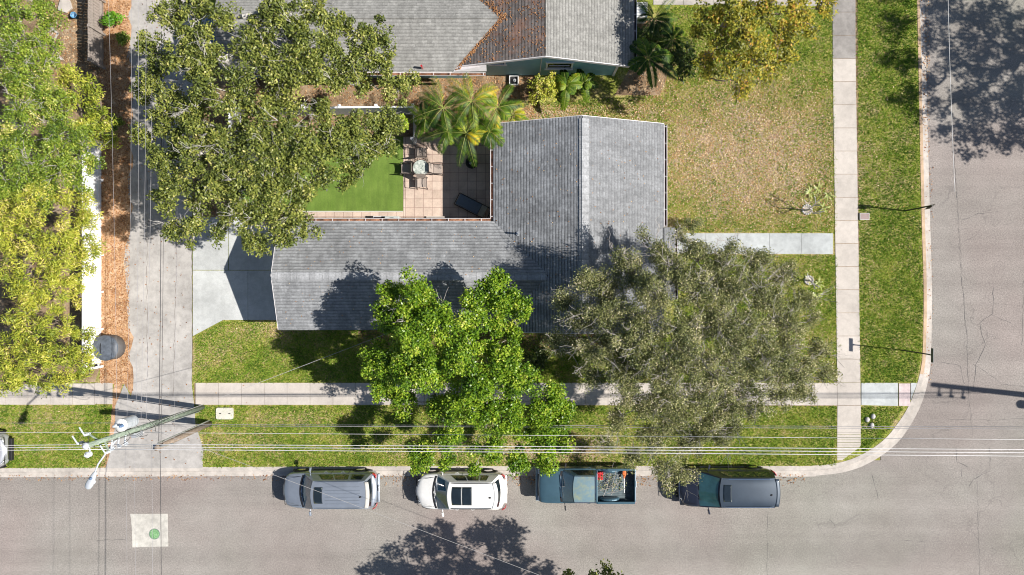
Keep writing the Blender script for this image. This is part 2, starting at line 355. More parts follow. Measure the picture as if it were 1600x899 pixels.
# road cracks and seams
def crack(b, pts, wd, seed):
    r = random.Random(seed); P2 = [Vector((*G(*p), 0)) for p in pts]; out = []
    for a, c in zip(P2, P2[1:]):
        m = max(2, int((c - a).length / .25))
        for i in range(m): out.append(a.lerp(c, i / m) + Vector((r.uniform(-.035, .035), r.uniform(-.035, .035), 0)))
    out.append(P2[-1])
    L, Rr = [], []
    for i, p in enumerate(out):
        d = (out[min(i + 1, len(out) - 1)] - out[max(i - 1, 0)]).normalized(); q = Vector((-d.y, d.x, 0)) * wd * r.uniform(.15, 1) / 2
        L.append((p + q)[:2]); Rr.append((p - q)[:2])
    strip(b, L, Rr, .004, .004)
b = MB()
for k, (pts, wd) in enumerate([
    ([(1490, 230), (1496, 330), (1502, 430), (1510, 520), (1512, 600), (1520, 680)], .03),
    ([(1502, 345), (1528, 334), (1560, 330)], .025), ([(1552, 450), (1551, 490), (1530, 505), (1540, 540), (1525, 570), (1520, 610)], .03),
    ([(1551, 493), (1580, 505)], .02), ([(1470, 565), (1500, 572), (1507, 600)], .025), ([(1520, 570), (1545, 585), (1565, 600), (1600, 605)], .022),
    ([(1493, 700), (1496, 722), (1512, 730)], .035), ([(1546, 700), (1548, 735), (1520, 750), (1514, 760)], .035), ([(1504, 728), (1502, 745)], .025),
    ([(1362, 740), (1368, 760), (1372, 780)], .04), ([(1526, 740), (1528, 820), (1531, 899), (1532, 980)], .022), ([(1296, 812), (1306, 824)], .03),
    ([(1395, 845), (1440, 846), (1480, 847)], .02), ([(560, 835), (568, 815)], .02), ([(1597, 540), (1600, 420)], .02),
    ([(1198, 745), (1199, 899)], .018), ([(560, 860), (600, 858)], .015), ([(150, 845), (200, 842)], .02), ([(1480, 655), (1560, 657), (1600, 654)], .018)]):
    crack(b, pts, wd, k)
struct(b.build('road_crack', plain('tar_crack', (.09, .085, .085), .9)))
rg = np.random.default_rng(5)

# sidewalks as separate slabs
def slabs(b, p0, p1, q0, q1, count, gap, z1, seed=1, skip=()):
    "a run of slabs between the edge p0-p1 and the edge q0-q1 (photo places)"
    r = random.Random(seed); A0, A1, B0, B1 = [Vector((*G(*p), 0)) for p in (p0, p1, q0, q1)]; L = (A1 - A0).length
    for i in range(count):
        if i in skip: continue
        s, e = i / count + gap / L / 2, (i + 1) / count - gap / L / 2
        if isinstance(z1, tuple): dz = z1[0] + (z1[1] - z1[0]) * i / count
        else: dz = z1
        b.prism([A0.lerp(A1, s)[:2], A0.lerp(A1, e)[:2], B0.lerp(B1, e)[:2], B0.lerp(B1, s)[:2]], Z0 - .05, dz + r.uniform(-.003, .003), r.uniform(.3, .7))
b = MB(); b.prism([G(1300.5, -600), G(1336, -600), G(1342, 597), G(1307, 597)], Z0 - .06, Z0 + .004, 0)
b.prism([G(305, 598.5), G(305, 631.5), G(1342, 634), G(1342, 598.5)], Z0 - .06, Z0 + .004, 0); b.prism([G(-600, 600), G(-600, 632), G(178, 631.5), G(178, 599)], Z0 - .06, Z0 + .004, 0)
struct(b.build('sidewalk_bed', M['dirt']))
b = MB()
slabs(b, (1299.4, 93), (1306.5, 597), (1335, 93), (1342.5, 597), 14, .022, Z0 + .03, 2)
slabs(b, (1306.5, 597), (1306.8, 633), (1342.5, 597), (1343, 633), 1, .022, Z0 + .03, 3)
slabs(b, (1306.8, 633), (1306.5, 675), (1343, 633), (1343, 675), 1, .022, Z0 + .03, 4)
slabs(b, (307, 598), (1306.5, 598), (307, 632), (1306.5, 633), 28, .02, Z0 + .03, 5)
slabs(b, (-300, 599), (150, 599), (-300, 632), (150, 632), 13, .02, Z0 + .028, 6); slabs(b, (150, 598), (178, 598), (150, 631), (178, 631), 1, .02, Z0 + .028, 6)
struct(b.build('sidewalk', M['concrete']))
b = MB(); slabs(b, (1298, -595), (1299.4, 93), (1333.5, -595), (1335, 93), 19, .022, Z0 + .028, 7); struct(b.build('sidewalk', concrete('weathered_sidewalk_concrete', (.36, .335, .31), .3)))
# lower ramp slab with ribs toward the kerb
b = MB()
for i in range(11): ya, yb = 675 + i * 4, 675 + i * 4 + 3.4; xr = lambda y: 1343 - max(0, y - 697) * 1.35; b.prism([G(1306.5, ya), G(xr(ya), ya), G(xr(yb), yb), G(1306.5, yb)], Z0 - .05, Z0 + .03 - .001 * i, .4 + .02 * i)
struct(b.build('sidewalk_ramp', M['concrete']))
b = MB(); slabs(b, (1344, 598), (1401, 598), (1344, 632.5), (1401, 634), 1, .01, Z0 + .03, 9)
b.prism([G(1421, 598), G(1431, 598), G(1421, 625)], Z0 - .05, Z0 + .03, .6)
struct(b.build('sidewalk', M['concrete_blue']))
b = MB(); b.prism([G(1402.5, 599), G(1420, 599), G(1420, 634), G(1402.5, 634)], Z0 - .05, Z0 + .028, .5)
for i in range(9):
    for j in range(18):
        c = P(1404 + i * 1.95, 600.3 + j * 1.95); b.lathe((c.x, c.y, Z0 + .028), [(.014, 0), (.010, .008), (0.001, .009)], 6)
tp = b.build('tactile_paving', concrete('tactile_concrete', (.66, .55, .54), .15)); struct(tp)
# house walk
b = MB(); slabs(b, (1052, 365), (1300, 365), (1052, 396.5), (1300, 397.5), 5, .015, Z0 + .032, 10)
struct(b.build('path', M['concrete_blue']))
# neighbour walk near the top
b = MB(); slabs(b, (1020, -30), (1300, -30), (1020, 9), (1300, 11), 6, .02, Z0 + .03, 11); struct(b.build('path', concrete('brownish_concrete', (.46, .42, .38), .25)))

# alley driveway, parking pad, mulch strip
r = random.Random(3); edge = []
for i in range(60):
    y = -300 + i * 15.6; edge.append((206 + r.uniform(-6, 5) + (-8 if 380 < y < 520 else 0), y))
b = MB(); L = [G(*p) for p in edge] + [G(196, 600), G(182, 634), G(182, 665), G(176, 700), G(167, 731)]; Rr = [G(302, -300), G(301.5, 605), G(305, 634), G(307, 665), G(316, 690), G(319, 705), G(318, 731)]
b.prism(L + Rr[::-1], Z0 - .05, Z0 + .014, .5); struct(b.build('driveway', M['concrete_old']))
b = MB()
for q, (xa, xb) in enumerate([(204, 206)]): pass
for pts in ([(301.9, 380), (302.2, 600)],): crack(b, pts, .03, 50)
for pts in ([(231, -100), (232, 600)], [(278, 380), (272, 620)], [(200, 655), (305, 655)]): crack(b, pts, .018, 51)
for v in range(len(b.v)): b.v[v] = (b.v[v][0], b.v[v][1], Z0 + .022)
struct(b.build('driveway_joint', plain('joint_dirt', (.14, .11, .095), .9)))
b = MB()
for pts, t in (([(303, 340), (358, 340), (358, 422), (303, 422)], .3), ([(359, 340), (440, 340), (440, 422), (359, 422)], .6), ([(303, 423), (388.5, 423), (388.5, 500), (350, 500), (303, 525)], .8), ([(389, 423), (440, 423), (440, 500), (389, 500)], .5)):
    b.prism([G(*p) for p in pts], Z0 - .05, Z0 + .024, t)
struct(b.build('parking_pad', concrete('pad_concrete', (.50, .51, .50), .2)))
b = MB(); b.prism([G(158, -300), G(158, 600), G(196, 600)] + [G(p[0] + 4, p[1]) for p in edge[::-1]], Z0 - .05, Z0 + .008, .5)
b.prism([G(180, 600), G(193, 600), G(184, 640), G(179, 700), G(166, 731), G(158, 731), G(172, 690)], Z0 - .05, Z0 + .008, .5)
struct(b.build('mulch_strip', M['mulch']))
b = MB(); b.prism([G(-900, -300), G(157.5, -300), G(157.5, 575), G(150, 597), G(-900, 597)], Z0 - .05, Z0 + .006, .5)
b.prism([G(303, 100), G(640, 118), G(840, 118), G(820, 165), G(775, 200), G(700, 214), G(630, 214), G(488, 214), G(488, 339.5), G(303, 339.5)], Z0 - .05, Z0 + .006, .5)
b.prism([G(560, 510), G(1000, 510), G(1000, 545), G(560, 545)], Z0 - .05, Z0 + .004, .5)
b.prism([G(985, 30), G(1035, 30), G(1060, 80), G(1030, 150), G(960, 150), G(985, 105)], Z0 - .05, Z0 + .004, .5)
struct(b.build('garden_bed', M['dirt']))
# turf and patio
n_ = N('artificial_turf'); f = n_.noise(2, 5); g = n_.noise(45, 3, .8); h_ = n_.noise(1.2, 4, .6, n_.scaled((5, .5, 1)))
c_ = n_.ramp(f, [(.3, (.095, .165, .016)), (.7, (.14, .22, .03))]); c_ = n_.mix(1, c_, n_.ramp(g, [(.3, .65), (.7, 1.3)]), 'MULTIPLY'); c_ = n_.mix(1, c_, n_.ramp(h_, [(.35, .9), (.65, 1.1)]), 'MULTIPLY')
n_.col(c_); n_.rough(.8); n_.bump(g, .8, .02)
b = MB(); b.prism([G(380, 214.5), G(630.5, 214.5), G(630.5, 330), G(380, 330)], Z0 - .04, Z0 + .03); struct(b.build('artificial_turf', n_.m))
b = MB(); b.prism([G(631, 214.5), G(800, 214.5), G(800, 352), G(631, 352)], Z0 - .04, Z0 + .035); b.prism([G(380, 332), G(630.5, 332), G(630.5, 352), G(380, 352)], Z0 - .04, Z0 + .032)
struct(b.build('patio', M['paver']))
b = MB(); b.prism([G(380, 330.3), G(630.5, 330.3), G(630.5, 331.7), G(380, 331.7)], Z0 - .04, Z0 + .045); struct(b.build('turf_edging', M['cream']))

# manhole patch
b = MB(); b.prism([G(203.5, 803), G(262, 803), G(263, 854), G(207, 855.5), G(206, 825), G(204.8, 812)], -.01, .008); struct(b.build('road_patch', concrete('fresh_concrete_patch', (.64, .61, .55), .34)))
n_ = N('green_cast_iron'); g = n_.noise(14, 4, .8); n_.col(n_.ramp(g, [(.35, (.09, .20, .08)), (.55, (.22, .42, .20)), (.7, (.38, .50, .30))])); n_.rough(.6)
c = P(241.5, 834.5); t = empty('manhole_cover', (c.x, c.y, .008), 'round green manhole cover set in the pale square patch on the street', 'manhole cover')
b = MB(); b.lathe((0, 0, 0), [(.245, 0), (.245, .008), (.0, .009)], 28)
for a in range(7):
    for d in range(-3, 4): 
        if abs(d) * .06 < .2 and abs(a - 3) * .06 < .2: b.box((d * .058, (a - 3) * .058, .012), (.03, .03, .006))
b.build('lid', n_.m, t); b = MB(); b.lathe((0, 0, 0), [(.285, 0), (.285, .006), (.25, .006), (.25, 0)], 28); b.build('rim', plain('rim_iron', (.16, .22, .18), .6), t)

# ------------------------------------------------------------------ the grey-roofed house
EAVE = 2.6; SL = 1.0 / 2.6
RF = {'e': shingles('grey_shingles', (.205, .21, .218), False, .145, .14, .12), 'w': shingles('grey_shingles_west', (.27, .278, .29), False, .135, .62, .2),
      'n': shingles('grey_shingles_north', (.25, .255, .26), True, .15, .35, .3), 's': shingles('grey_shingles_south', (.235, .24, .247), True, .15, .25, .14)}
RIDGE = shingles('ridge_cap_shingles', (.315, .32, .33), True, .3, .1, .12)
hx, hy = -2.0, 1.0
house = empty('house', (hx, hy, Z0), 'single storey house with a grey shingle roof between the patio and the street trees', 'house')
def HB(): return MB((hx, hy, Z0))
AW, AN, AS = -11.27, 3.17, -2.03; AR = (AN + AS) / 2; ARZ = EAVE + (AN - AS) / 2 * SL
BW, BE, BN, BS = -.87, 7.33, 7.9, -2.12; BR = (BW + BE) / 2; BRZ = EAVE + (BE - BW) / 2 * SL
VX = BW + (AN - AS) / 2       # where the west wing's ridge runs into the other roof
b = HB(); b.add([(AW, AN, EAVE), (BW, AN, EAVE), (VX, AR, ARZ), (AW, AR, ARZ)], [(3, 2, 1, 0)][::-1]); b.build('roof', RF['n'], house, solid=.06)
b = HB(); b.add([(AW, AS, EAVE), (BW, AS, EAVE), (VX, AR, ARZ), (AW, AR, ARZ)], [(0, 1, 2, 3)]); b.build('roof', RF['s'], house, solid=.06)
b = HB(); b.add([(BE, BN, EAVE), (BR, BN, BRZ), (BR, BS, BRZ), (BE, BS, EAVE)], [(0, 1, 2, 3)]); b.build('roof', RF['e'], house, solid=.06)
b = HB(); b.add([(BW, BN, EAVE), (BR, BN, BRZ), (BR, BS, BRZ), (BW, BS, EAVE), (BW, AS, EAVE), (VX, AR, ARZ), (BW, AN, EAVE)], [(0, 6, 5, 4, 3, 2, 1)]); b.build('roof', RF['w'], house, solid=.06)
b = HB()     # ridge caps
for x0, x1_, y in ((AW, VX, AR),):
    k = int((x1_ - x0) / .3)
    for i in range(k): b.box((x0 + (i + .5) * .3, y - .09, ARZ + .058), (.29, .30, .022), rx=-.20, tint=.5); b.box((x0 + (i + .5) * .3, y + .09, ARZ + .058), (.29, .14, .022), rx=.30)
b.build('ridge_cap', RIDGE, house); b = HB()
k = int((BN - BS) / .3)
for i in range(k):
    b.box((BR + .14, BS + (i + .5) * .3, BRZ + .035), (.36, .2985, .022), ry=.36); b.box((BR - .07, BS + (i + .5) * .3, BRZ + .06), (.14, .29, .022), ry=-.34)
b.build('ridge_cap', RIDGE, house)
# walls
b = HB(); b.prism([(AW + .35, AN - .45), (BW + .45, AN - .45), (BW + .45, BN - .35), (BE - .5, BN - .35), (BE - .5, BS + .35), (BW + .3, BS + .35), (BW + .3, AS + .4), (AW + .35, AS + .4)], Z0, EAVE - .02)
b.prism([(0, 0), (1, 0), (.5, .1)], Z0, Z0 + .01)
b.add([(AW + .36, AN - .45, EAVE - .02), (AW + .36, AS + .4, EAVE - .02), (AW + .36, AR, ARZ - .1)], [(0, 1, 2)])
b.add([(BE - .5, BN - .36, EAVE - .02), (BW + .45, BN - .36, EAVE - .02), (BR, BN - .36, BRZ - .12)], [(0, 1, 2)]); b.build('wall', M['cream'], house)
b = HB(); b.b2(AW + .30, AW + .345, AR - 2.0, AR + 1.9, Z0 + .02, 2.25); gd = b.build('garage_door', M['white'], house)
b = HB()
for z in (.65, 1.15, 1.65): b.b2(AW + .285, AW + .3, AR - 2.0, AR + 1.9, z, z + .02)
b.build('panel_groove', M['fence_shade'], gd)
# soffit, fascia and gutters
b = HB(); z = EAVE - .03
b.b2(AW, BW + .02, AN, AN + .025, z - .13, z + .03); b.b2(BW - .025, BW, AN + .03, BN, z - .13, z + .03); b.b2(BE, BE + .025, BS, BN, z - .13, z + .03); b.b2(AW, BW + .0, AS - .025, AS, z - .13, z + .03)
b.b2(AW + .01, BW, AN - .5, AN - .01, z - .10, z - .08); b.b2(AW + .01, BW, AS + .01, AS + .45, z - .10, z - .08); b.b2(BE - .55, BE - .01, BS, BN - .01, z - .10, z - .08); b.b2(BW + .01, BW + .5, AN, BN - .01, z - .10, z - .08)
for xa, xb, za, zb, y, axis in ((AS, AR, EAVE, ARZ, AW, 'x'), (AR, AN, ARZ, EAVE, AW, 'x'), (BW, BR, EAVE, BRZ, BN, 'y'), (BR, BE, BRZ, EAVE, BN, 'y'), (BW, BR, EAVE, BRZ, BS, 'y'), (BR, BE, BRZ, EAVE, BS, 'y')):
    t = .022 if y != BS else -.022
    if axis == 'x': q = [(y - t, xa), (y - t, xb)]; vs = [(y - .022, xa, za - .12), (y - .022, xb, zb - .12), (y - .022, xb, zb + .075), (y - .022, xa, za + .075), (y - .001, xa, za - .12), (y - .001, xb, zb - .12), (y - .001, xb, zb + .075), (y - .001, xa, za + .075)]
    else: vs = [(xa, y + t, za - .12), (xb, y + t, zb - .12), (xb, y + t, zb + .075), (xa, y + t, za + .075), (xa, y, za - .12), (xb, y, zb - .12), (xb, y, zb + .075), (xa, y, za + .075)]
    b.add(vs, [(0, 1, 2, 3), (7, 6, 5, 4), (0, 4, 5, 1), (3, 2, 6, 7), (0, 3, 7, 4), (1, 5, 6, 2)])
b.build('fascia', M['fascia'], house)
def gutter(org, A, Bp, out, parent, mat_in, name='gutter'):
    "open trough from A to Bp; out: unit vector away from the roof"
    b = MB(org); A, Bp, out = Vector(A), Vector(Bp), Vector(out); up = Vector((0, 0, 1))
    prof = [(0, .02), (0, -.09), (.10, -.09), (.115, .01), (.128, .01), (.115, -.105), (-.015, -.105), (-.015, .02)]
    vs = []
    for e in (A, Bp): vs += [e + out * (p + .045) + up * q for p, q in prof]
    k = len(prof); b.add(vs, [(i, (i + 1) % k, (i + 1) % k + k, i + k) for i in range(k)]); L = (Bp - A).length; d = (Bp - A) / L
    for i in range(int(L / .8) + 1): c = A + d * min(L - .02, .1 + i * .8) + out * .1; b.box(c + up * .012, (.025 if abs(d.x) > .5 else .12, .12 if abs(d.x) > .5 else .025, .006))
    g = b.build(name, M['fascia'], parent); b = MB(org); a2, b2_ = A + out * .05 - up * .075, Bp + out * .05 - up * .075
    b.add([a2, b2_, b2_ + out * .095, a2 + out * .095], [(0, 1, 2, 3)]); b.build('leaf_debris', mat_in, g); return g
DEB = soil('gutter_debris', (.03, .02, .015), (.20, .09, .05), (.42, .22, .13), 3); DEBD = soil('gutter_dirt', (.008, .007, .007), (.03, .022, .02), (.10, .06, .045), 3)
gutter((hx, hy, Z0), (AW + .1, AN + .0, EAVE), (BW - .16, AN, EAVE), (0, 1, 0), house, DEB)
gutter((hx, hy, Z0), (BW, AN + .17, EAVE), (BW, BN - .05, EAVE), (-1, 0, 0), house, DEB)
gutter((hx, hy, Z0), (BE, BN - .03, EAVE), (BE, 2.95, EAVE), (1, 0, 0), house, DEBD)
# porch roof on the east side
b = HB(); b.add([(BE + .0, 2.9, EAVE + .07), (7.85, 2.9, EAVE - .02), (7.85, -.6, EAVE - .02), (BE, -.6, EAVE + .07)], [(0, 3, 2, 1)][::-1]); po = b.build('porch_roof', RF['e'], house, solid=.05)
b = HB(); b.b2(7.66, 7.78, 2.6, 2.74, Z0, EAVE - .04); b.build('post', M['white'], po); b = HB(); b.b2(7.66, 7.78, -.4, -.26, Z0, EAVE - .04); b.build('post', M['white'], po)
gutter((hx, hy, Z0), (7.85, 2.85, EAVE - .03), (7.85, -.55, EAVE - .03), (1, 0, 0), po, DEBD)
# vent, plumbing stack
vp = P(810, 365, 3.3)
b = HB(); zz = EAVE + (vp.x - BW) * SL; b.cyl((vp.x, vp.y, zz - .1), (vp.x, vp.y, zz + .42), .045, 12); b.cyl((vp.x, vp.y, zz + .05), (vp.x, vp.y, zz + .08), .11, 12); b.build('vent_pipe', M['steel'], house)
# windows / door on the walls seen from the side
def window(org, c, wd, ht, nrm, parent, frame=M['white'], glass=M['glass'], name='window'):
    c = Vector(c); nrm = Vector(nrm); t = Vector((-nrm.y, nrm.x, 0)); b = MB(org)
    def bx(cc, w_, h_, d_): b.box(cc, (w_ if abs(t.x) > .5 else d_, w_ if abs(t.y) > .5 else d_, h_))
    bx(c + Vector((0, 0, ht / 2)) + nrm * .03, wd + .14, .08, .07); bx(c - Vector((0, 0, ht / 2)) + nrm * .045, wd + .18, .08, .10)
    for s in (-1, 1): bx(c + t * s * wd / 2 + nrm * .03, .08, ht - .08, .07)
    bx(c + nrm * .028, .8 * wd, .035, .03)
    o = b.build(name, frame, parent); b = MB(org); bx(c + nrm * .012, wd - .05, ht - .05, .02); b.build('pane', glass, o); return o
HO = (hx, hy, Z0)
window(HO, (2.0, BN - .35, 1.6), 1.2, 1.0, (0, 1, 0), house); window(HO, (4.8, BN - .35, 1.6), 1.2, 1.0, (0, 1, 0), house)
window(HO, (-4.5, AN - .45, 1.6), 1.4, 1.0, (0, 1, 0), house); window(HO, (BW + .45, 5.8, 1.3), 1.8, 1.9, (-1, 0, 0), house, name='sliding_door')
window(HO, (BE - .5, 5.8, 1.55), 1.5, 1.1, (1, 0, 0), house); window(HO, (-7.5, AS + .4, 1.6), 1.2, 1.0, (0, -1, 0), house); window(HO, (-3.5, AS + .4, 1.6), 1.2, 1.0, (0, -1, 0), house)
b = HB(); b.b2(BE - .5, BE - .46, 1.0, 1.95, Z0 + .05, 2.2); dr = b.build('door', M['teal'], house); b = HB(); b.lathe((BE - .44, 1.85, 1.05), [(.02, -.02), (.03, 0), (.02, .02)], 8); b.build('handle', M['steel'], dr)

# ------------------------------------------------------------------ neighbour's teal house
nx, ny = 1.5, 12.0; NO = (nx, ny, Z0); NE_, NS = 2.8, .35
nh = empty('house', NO, 'teal sided house with brown and grey shingles and white trim behind the palms', 'house')
def NB(): return MB(NO)
GW, GE, GS, GN = -2.77, 5.82, 10.6, 22.0; GR = (GW + GE) / 2; GRZ = NE_ + (GE - GW) / 2 * NS
MW, MS, MN = -14.0, 10.37, 14.85; MRy = (MS + MN) / 2; MRZ = NE_ + (MN - MS) / 2 * NS; JX = GW + (MRZ - NE_) / NS
NRW = shingles('brown_shingles_west', (.165, .145, .135), False, .15, .62, .2, (.36, .16, .09)); NRE = shingles('tan_grey_shingles', (.24, .235, .22), False, .14, .3, .12)
NRM = shingles('tan_grey_shingles_main', (.26, .255, .24), True, .145, .22, .1)
b = NB(); b.add([(GE, GS, NE_), (GE, GN, NE_), (GR, GN, GRZ), (GR, GS, GRZ)], [(0, 1, 2, 3)]); b.build('roof', NRE, nh, solid=.06)
b = NB(); b.add([(GW, GS, NE_), (GR, GS, GRZ), (GR, GN, GRZ), (GW, GN, NE_), (GW, MN, NE_), (JX, MRy, MRZ)], [(0, 1, 2, 3, 4, 5)]); b.build('roof', NRW, nh, solid=.06)
b = NB(); b.add([(MW, MS, NE_), (GW - .08, MS, NE_), (JX, MRy, MRZ), (MW, MRy, MRZ)], [(0, 1, 2, 3)]); b.build('roof', NRM, nh, solid=.06)
b = NB(); b.add([(MW, MN, NE_), (GW, MN, NE_), (JX, MRy, MRZ), (MW, MRy, MRZ)], [(3, 2, 1, 0)]); b.build('roof', NRM, nh, solid=.06)
b = NB(); b.prism([(MW + .4, MS + .5), (GW + .5, MS + .5), (GW + .5, GS + .42), (GE - .5, GS + .42), (GE - .5, GN - .4), (GW + .5, GN - .4), (GW + .5, MN - .4), (MW + .4, MN - .4)], Z0, NE_ - .03)
b.add([(GW + .5, GS + .42, NE_ - .03), (GE - .5, GS + .42, NE_ - .03), (GR, GS + .42, GRZ - .14)], [(0, 1, 2)]); b.add([(MW + .41, MS + .5, NE_ - .03), (MW + .41, MN - .4, NE_ - .03), (MW + .41, MRy, MRZ - .1)], [(2, 1, 0)])
b.build('wall', M['teal'], nh)
b = NB()
for xa, xb, za, zb in ((GW, GR, NE_, GRZ), (GR, GE, GRZ, NE_)):
    vs = [(x, y, z) for y in (GS - .03, GS - .001) for x, z in ((xa, za - .13), (xb, zb - .13), (xb, zb + .075), (xa, za + .075))]
    b.add(vs, [(0, 1, 2, 3), (7, 6, 5, 4), (0, 4, 5, 1), (3, 2, 6, 7), (0, 3, 7, 4), (1, 5, 6, 2)])
b.b2(GE, GE + .03, GS, GN, NE_ - .13, NE_ + .03); b.b2(MW, GW - .05, MS - .03, MS, NE_ - .13, NE_ + .02); b.b2(GE - .5, GE - .01, GS, GN, NE_ - .09, NE_ - .07)
for s in (-1, 1): b.b2(GR + s * 3.72 - .06, GR + s * 3.72 + .06, GS + .38, GS + .415, Z0, NE_ - .1)
b.build('fascia', M['fascia'], nh)
b = NB(); b.add([(GW - .05, MS - .02, NE_ + .07), (GW + 1.55, MS + .02, NE_ + .02), (GW + 1.55, GS - .04, NE_ + .40), (GW + .1, GS - .035, NE_ + .05)], [(0, 1, 2, 3)]); b.build('valley_flashing', M['fascia'], nh, solid=.02)
gutter(NO, (GW + 1.5, MS + .0, NE_ - .05), (MW, MS, NE_), (0, -1, 0), nh, DEB); gutter(NO, (GE, GS + .02, NE_), (GE, GN, NE_), (1, 0, 0), nh, DEBD)
window(NO, (2.35, GS + .42, 1.75), 1.25, .95, (0, -1, 0), nh); window(NO, (-.72, GS + .42, 2.15), .75, .42, (0, -1, 0), nh, name='louvre_window'); window(NO, (4.7, 16, 1.6), 1.2, 1.0, (1, 0, 0), nh)
b = NB(); b.cyl((P(660, 107, 2.9).x, P(660, 107, 2.9).y, 2.8), (P(660, 107, 2.9).x, P(660, 107, 2.9).y, 3.3), .05, 10); b.build('vent_pipe', M['red_lens'], nh)
b = NB(); b.cyl((GR - .1, GS + .38, Z0 + .3), (GR - .1, GS + .38, GRZ - .25), .022, 8); b.build('conduit', M['fascia'], nh)
# window air conditioner at the neighbour's east eave
q = P(1001, 12, 1.2); t = empty('air_conditioner', (q.x, q.y, Z0), 'white boxy air conditioner beside the east wall of the teal house', 'air conditioner')
b = MB(); b.box((0, 0, .42), (.8, .8, .82)); b.build('cabinet', M['white'], t, bevel=.03)
b = MB()
for i in range(9): b.box((0, -.3 + i * .075, .845), (.62, .028, .02))
b.build('grille', M['steel'], t)
# leaf drift in the brown valley
def litter(name, label, zones, mat_, sz=(.05, .11), kind='stuff', cat=None):
    V = []; T = []
    for pts, nn, zf, t0, t1 in zones:
        pts = np.array(pts); mn, mx = pts.min(0), pts.max(0); q = rng.uniform(mn, mx, (nn, 2)); ins = inpoly(q, pts); ins &= (rng.random(len(q)) < brown_at(q[:, 0], q[:, 1]) * 1.1 + .03) if (zf == Z0 + .03 and not callable(zf)) else True; q = q[ins]
        k = len(q); z = zf(q[:, 0], q[:, 1]) if callable(zf) else np.full(k, zf)
        a = rng.uniform(0, 6.283, k); s = rng.uniform(sz[0], sz[1], k); d = np.stack([np.cos(a), np.sin(a), rng.uniform(-.35, .35, k)], 1); e = np.stack([-np.sin(a), np.cos(a), rng.uniform(-.5, .5, k)], 1)
        c = np.stack([q[:, 0], q[:, 1], z + .02], 1); s = s[:, None]
        V.append(np.stack([c - d * s * .6, c + e * s * .34, c + d * s * .6, c - e * s * .34], 1)); T.append(rng.uniform(t0, t1, k))
    o = np_mesh(name, np.concatenate(V), 4, mat_, None, np.concatenate(T)); return tag(o, label, cat, kind=kind)
def inpoly(q, poly):
    x, y = q[:, 0], q[:, 1]; ins = np.zeros(len(q), bool); j = len(poly) - 1
    for i in range(len(poly)):
        xi, yi = poly[i]; xj, yj = poly[j]; m = ((yi > y) != (yj > y)) & (x < (xj - xi) * (y - yi) / (yj - yi + 1e-12) + xi); ins ^= m; j = i
    return ins
M['litter'] = leafmat('dry_leaf', [(0, (.10, .045, .02)), (.3, (.34, .15, .06)), (.55, (.50, .27, .12)), (.8, (.62, .42, .24)), (1, (.78, .66, .46))], .1, .7, .2)
Zp = lambda px0, py0, px1, py1: [G(px0, py0), G(px1, py0), G(px1, py1), G(px0, py1)]
tag(litter('leaf_litter', 'dry orange and tan fallen leaves scattered on mulch, lawns and garden beds', [
    (Zp(158, -20, 205, 600), 9000, Z0 + .01, .1, .85), (Zp(640, 118, 840, 205), 3500, Z0 + .01, .05, .85), (Zp(303, 100, 640, 210), 4000, Z0 + .01, 0, .8), (Zp(303, 210, 375, 340), 700, Z0 + .01, 0, .8), (Zp(60, -10, 160, 120), 2200, Z0 + .01, .1, 1),
    (Zp(990, 110, 1298, 362), 9000, Z0 + .03, .35, 1), (Zp(810, 165, 1010, 195), 800, Z0 + .02, .3, 1), (Zp(980, 30, 1060, 160), 700, Z0 + .02, .05, .8), (Zp(303, 503, 1300, 728), 2600, Z0 + .03, .3, .95),
    (Zp(1340, 0, 1432, 590), 900, Z0 + .03, .3, 1), (Zp(560, 505, 1000, 550), 1500, Z0 + .02, .1, .8), (Zp(205, 0, 300, 730), 260, Z0 + .02, 0, .5), (Zp(1436, 0, 1452, 240), 260, .031, .1, .8), (Zp(0, 742, 1260, 751), 700, .006, .0, .7), (Zp(600, 740, 1260, 760), 500, .006, .0, .7), (Zp(1440, 240, 1458, 600), 120, .008, .1, .8)], M['litter'], (.035, .085)))
rz_ = lambda x, y: np.where(x < BW, EAVE + np.minimum(AN - y, y - AS) * SL, EAVE + np.minimum(x - BW, BE - x) * SL) + .065
tag(litter('roof_litter', 'a few dry leaves lying on the grey shingle roof', [([(AW + .2, AS + .1), (BW - .1, AS + .1), (BW - .1, AN - .1), (AW + .2, AN - .1)], 160, rz_, .1, .9), ([(VX, BS + .2), (BE - .1, BS + .2), (BE - .1, BN - .2), (BW + .1, BN - .2), (BW + .1, AN)], 220, rz_, .1, .9)], M['litter'], (.035, .07)))
vz = lambda x, y: NE_ + np.maximum(0, (x - GW)) * NS + .065
drift = []
for k in range(16):
    f0 = k / 16; x0 = GW + .05 + (JX - GW) * f0; y0 = MS + .1 + (MRy - MS) * f0; drift.append(([(x0 - .02, y0 - .05), (x0 + .28, y0 - .05), (x0 + .28, y0 + .22), (x0 - .02, y0 + .22)], 26 if k != 5 else 90, vz, .15, .6))
for k in range(9):
    x0 = JX - k * .2; y0 = MRy + k * .2; drift.append(([(x0, y0 - .1), (x0 + .26, y0 - .1), (x0 + .26, y0 + .2), (x0, y0 + .2)], 22, vz, .15, .6))
drift.append(([(GW, MS + .3), (GR, MS + .3), (GR, 16), (GW, 16)], 900, vz, .1, .5)); 
tag(litter('roof_leaf_litter', 'rusty dry leaves gathered in the roof valley of the teal house', drift, M['litter'], (.04, .08)))

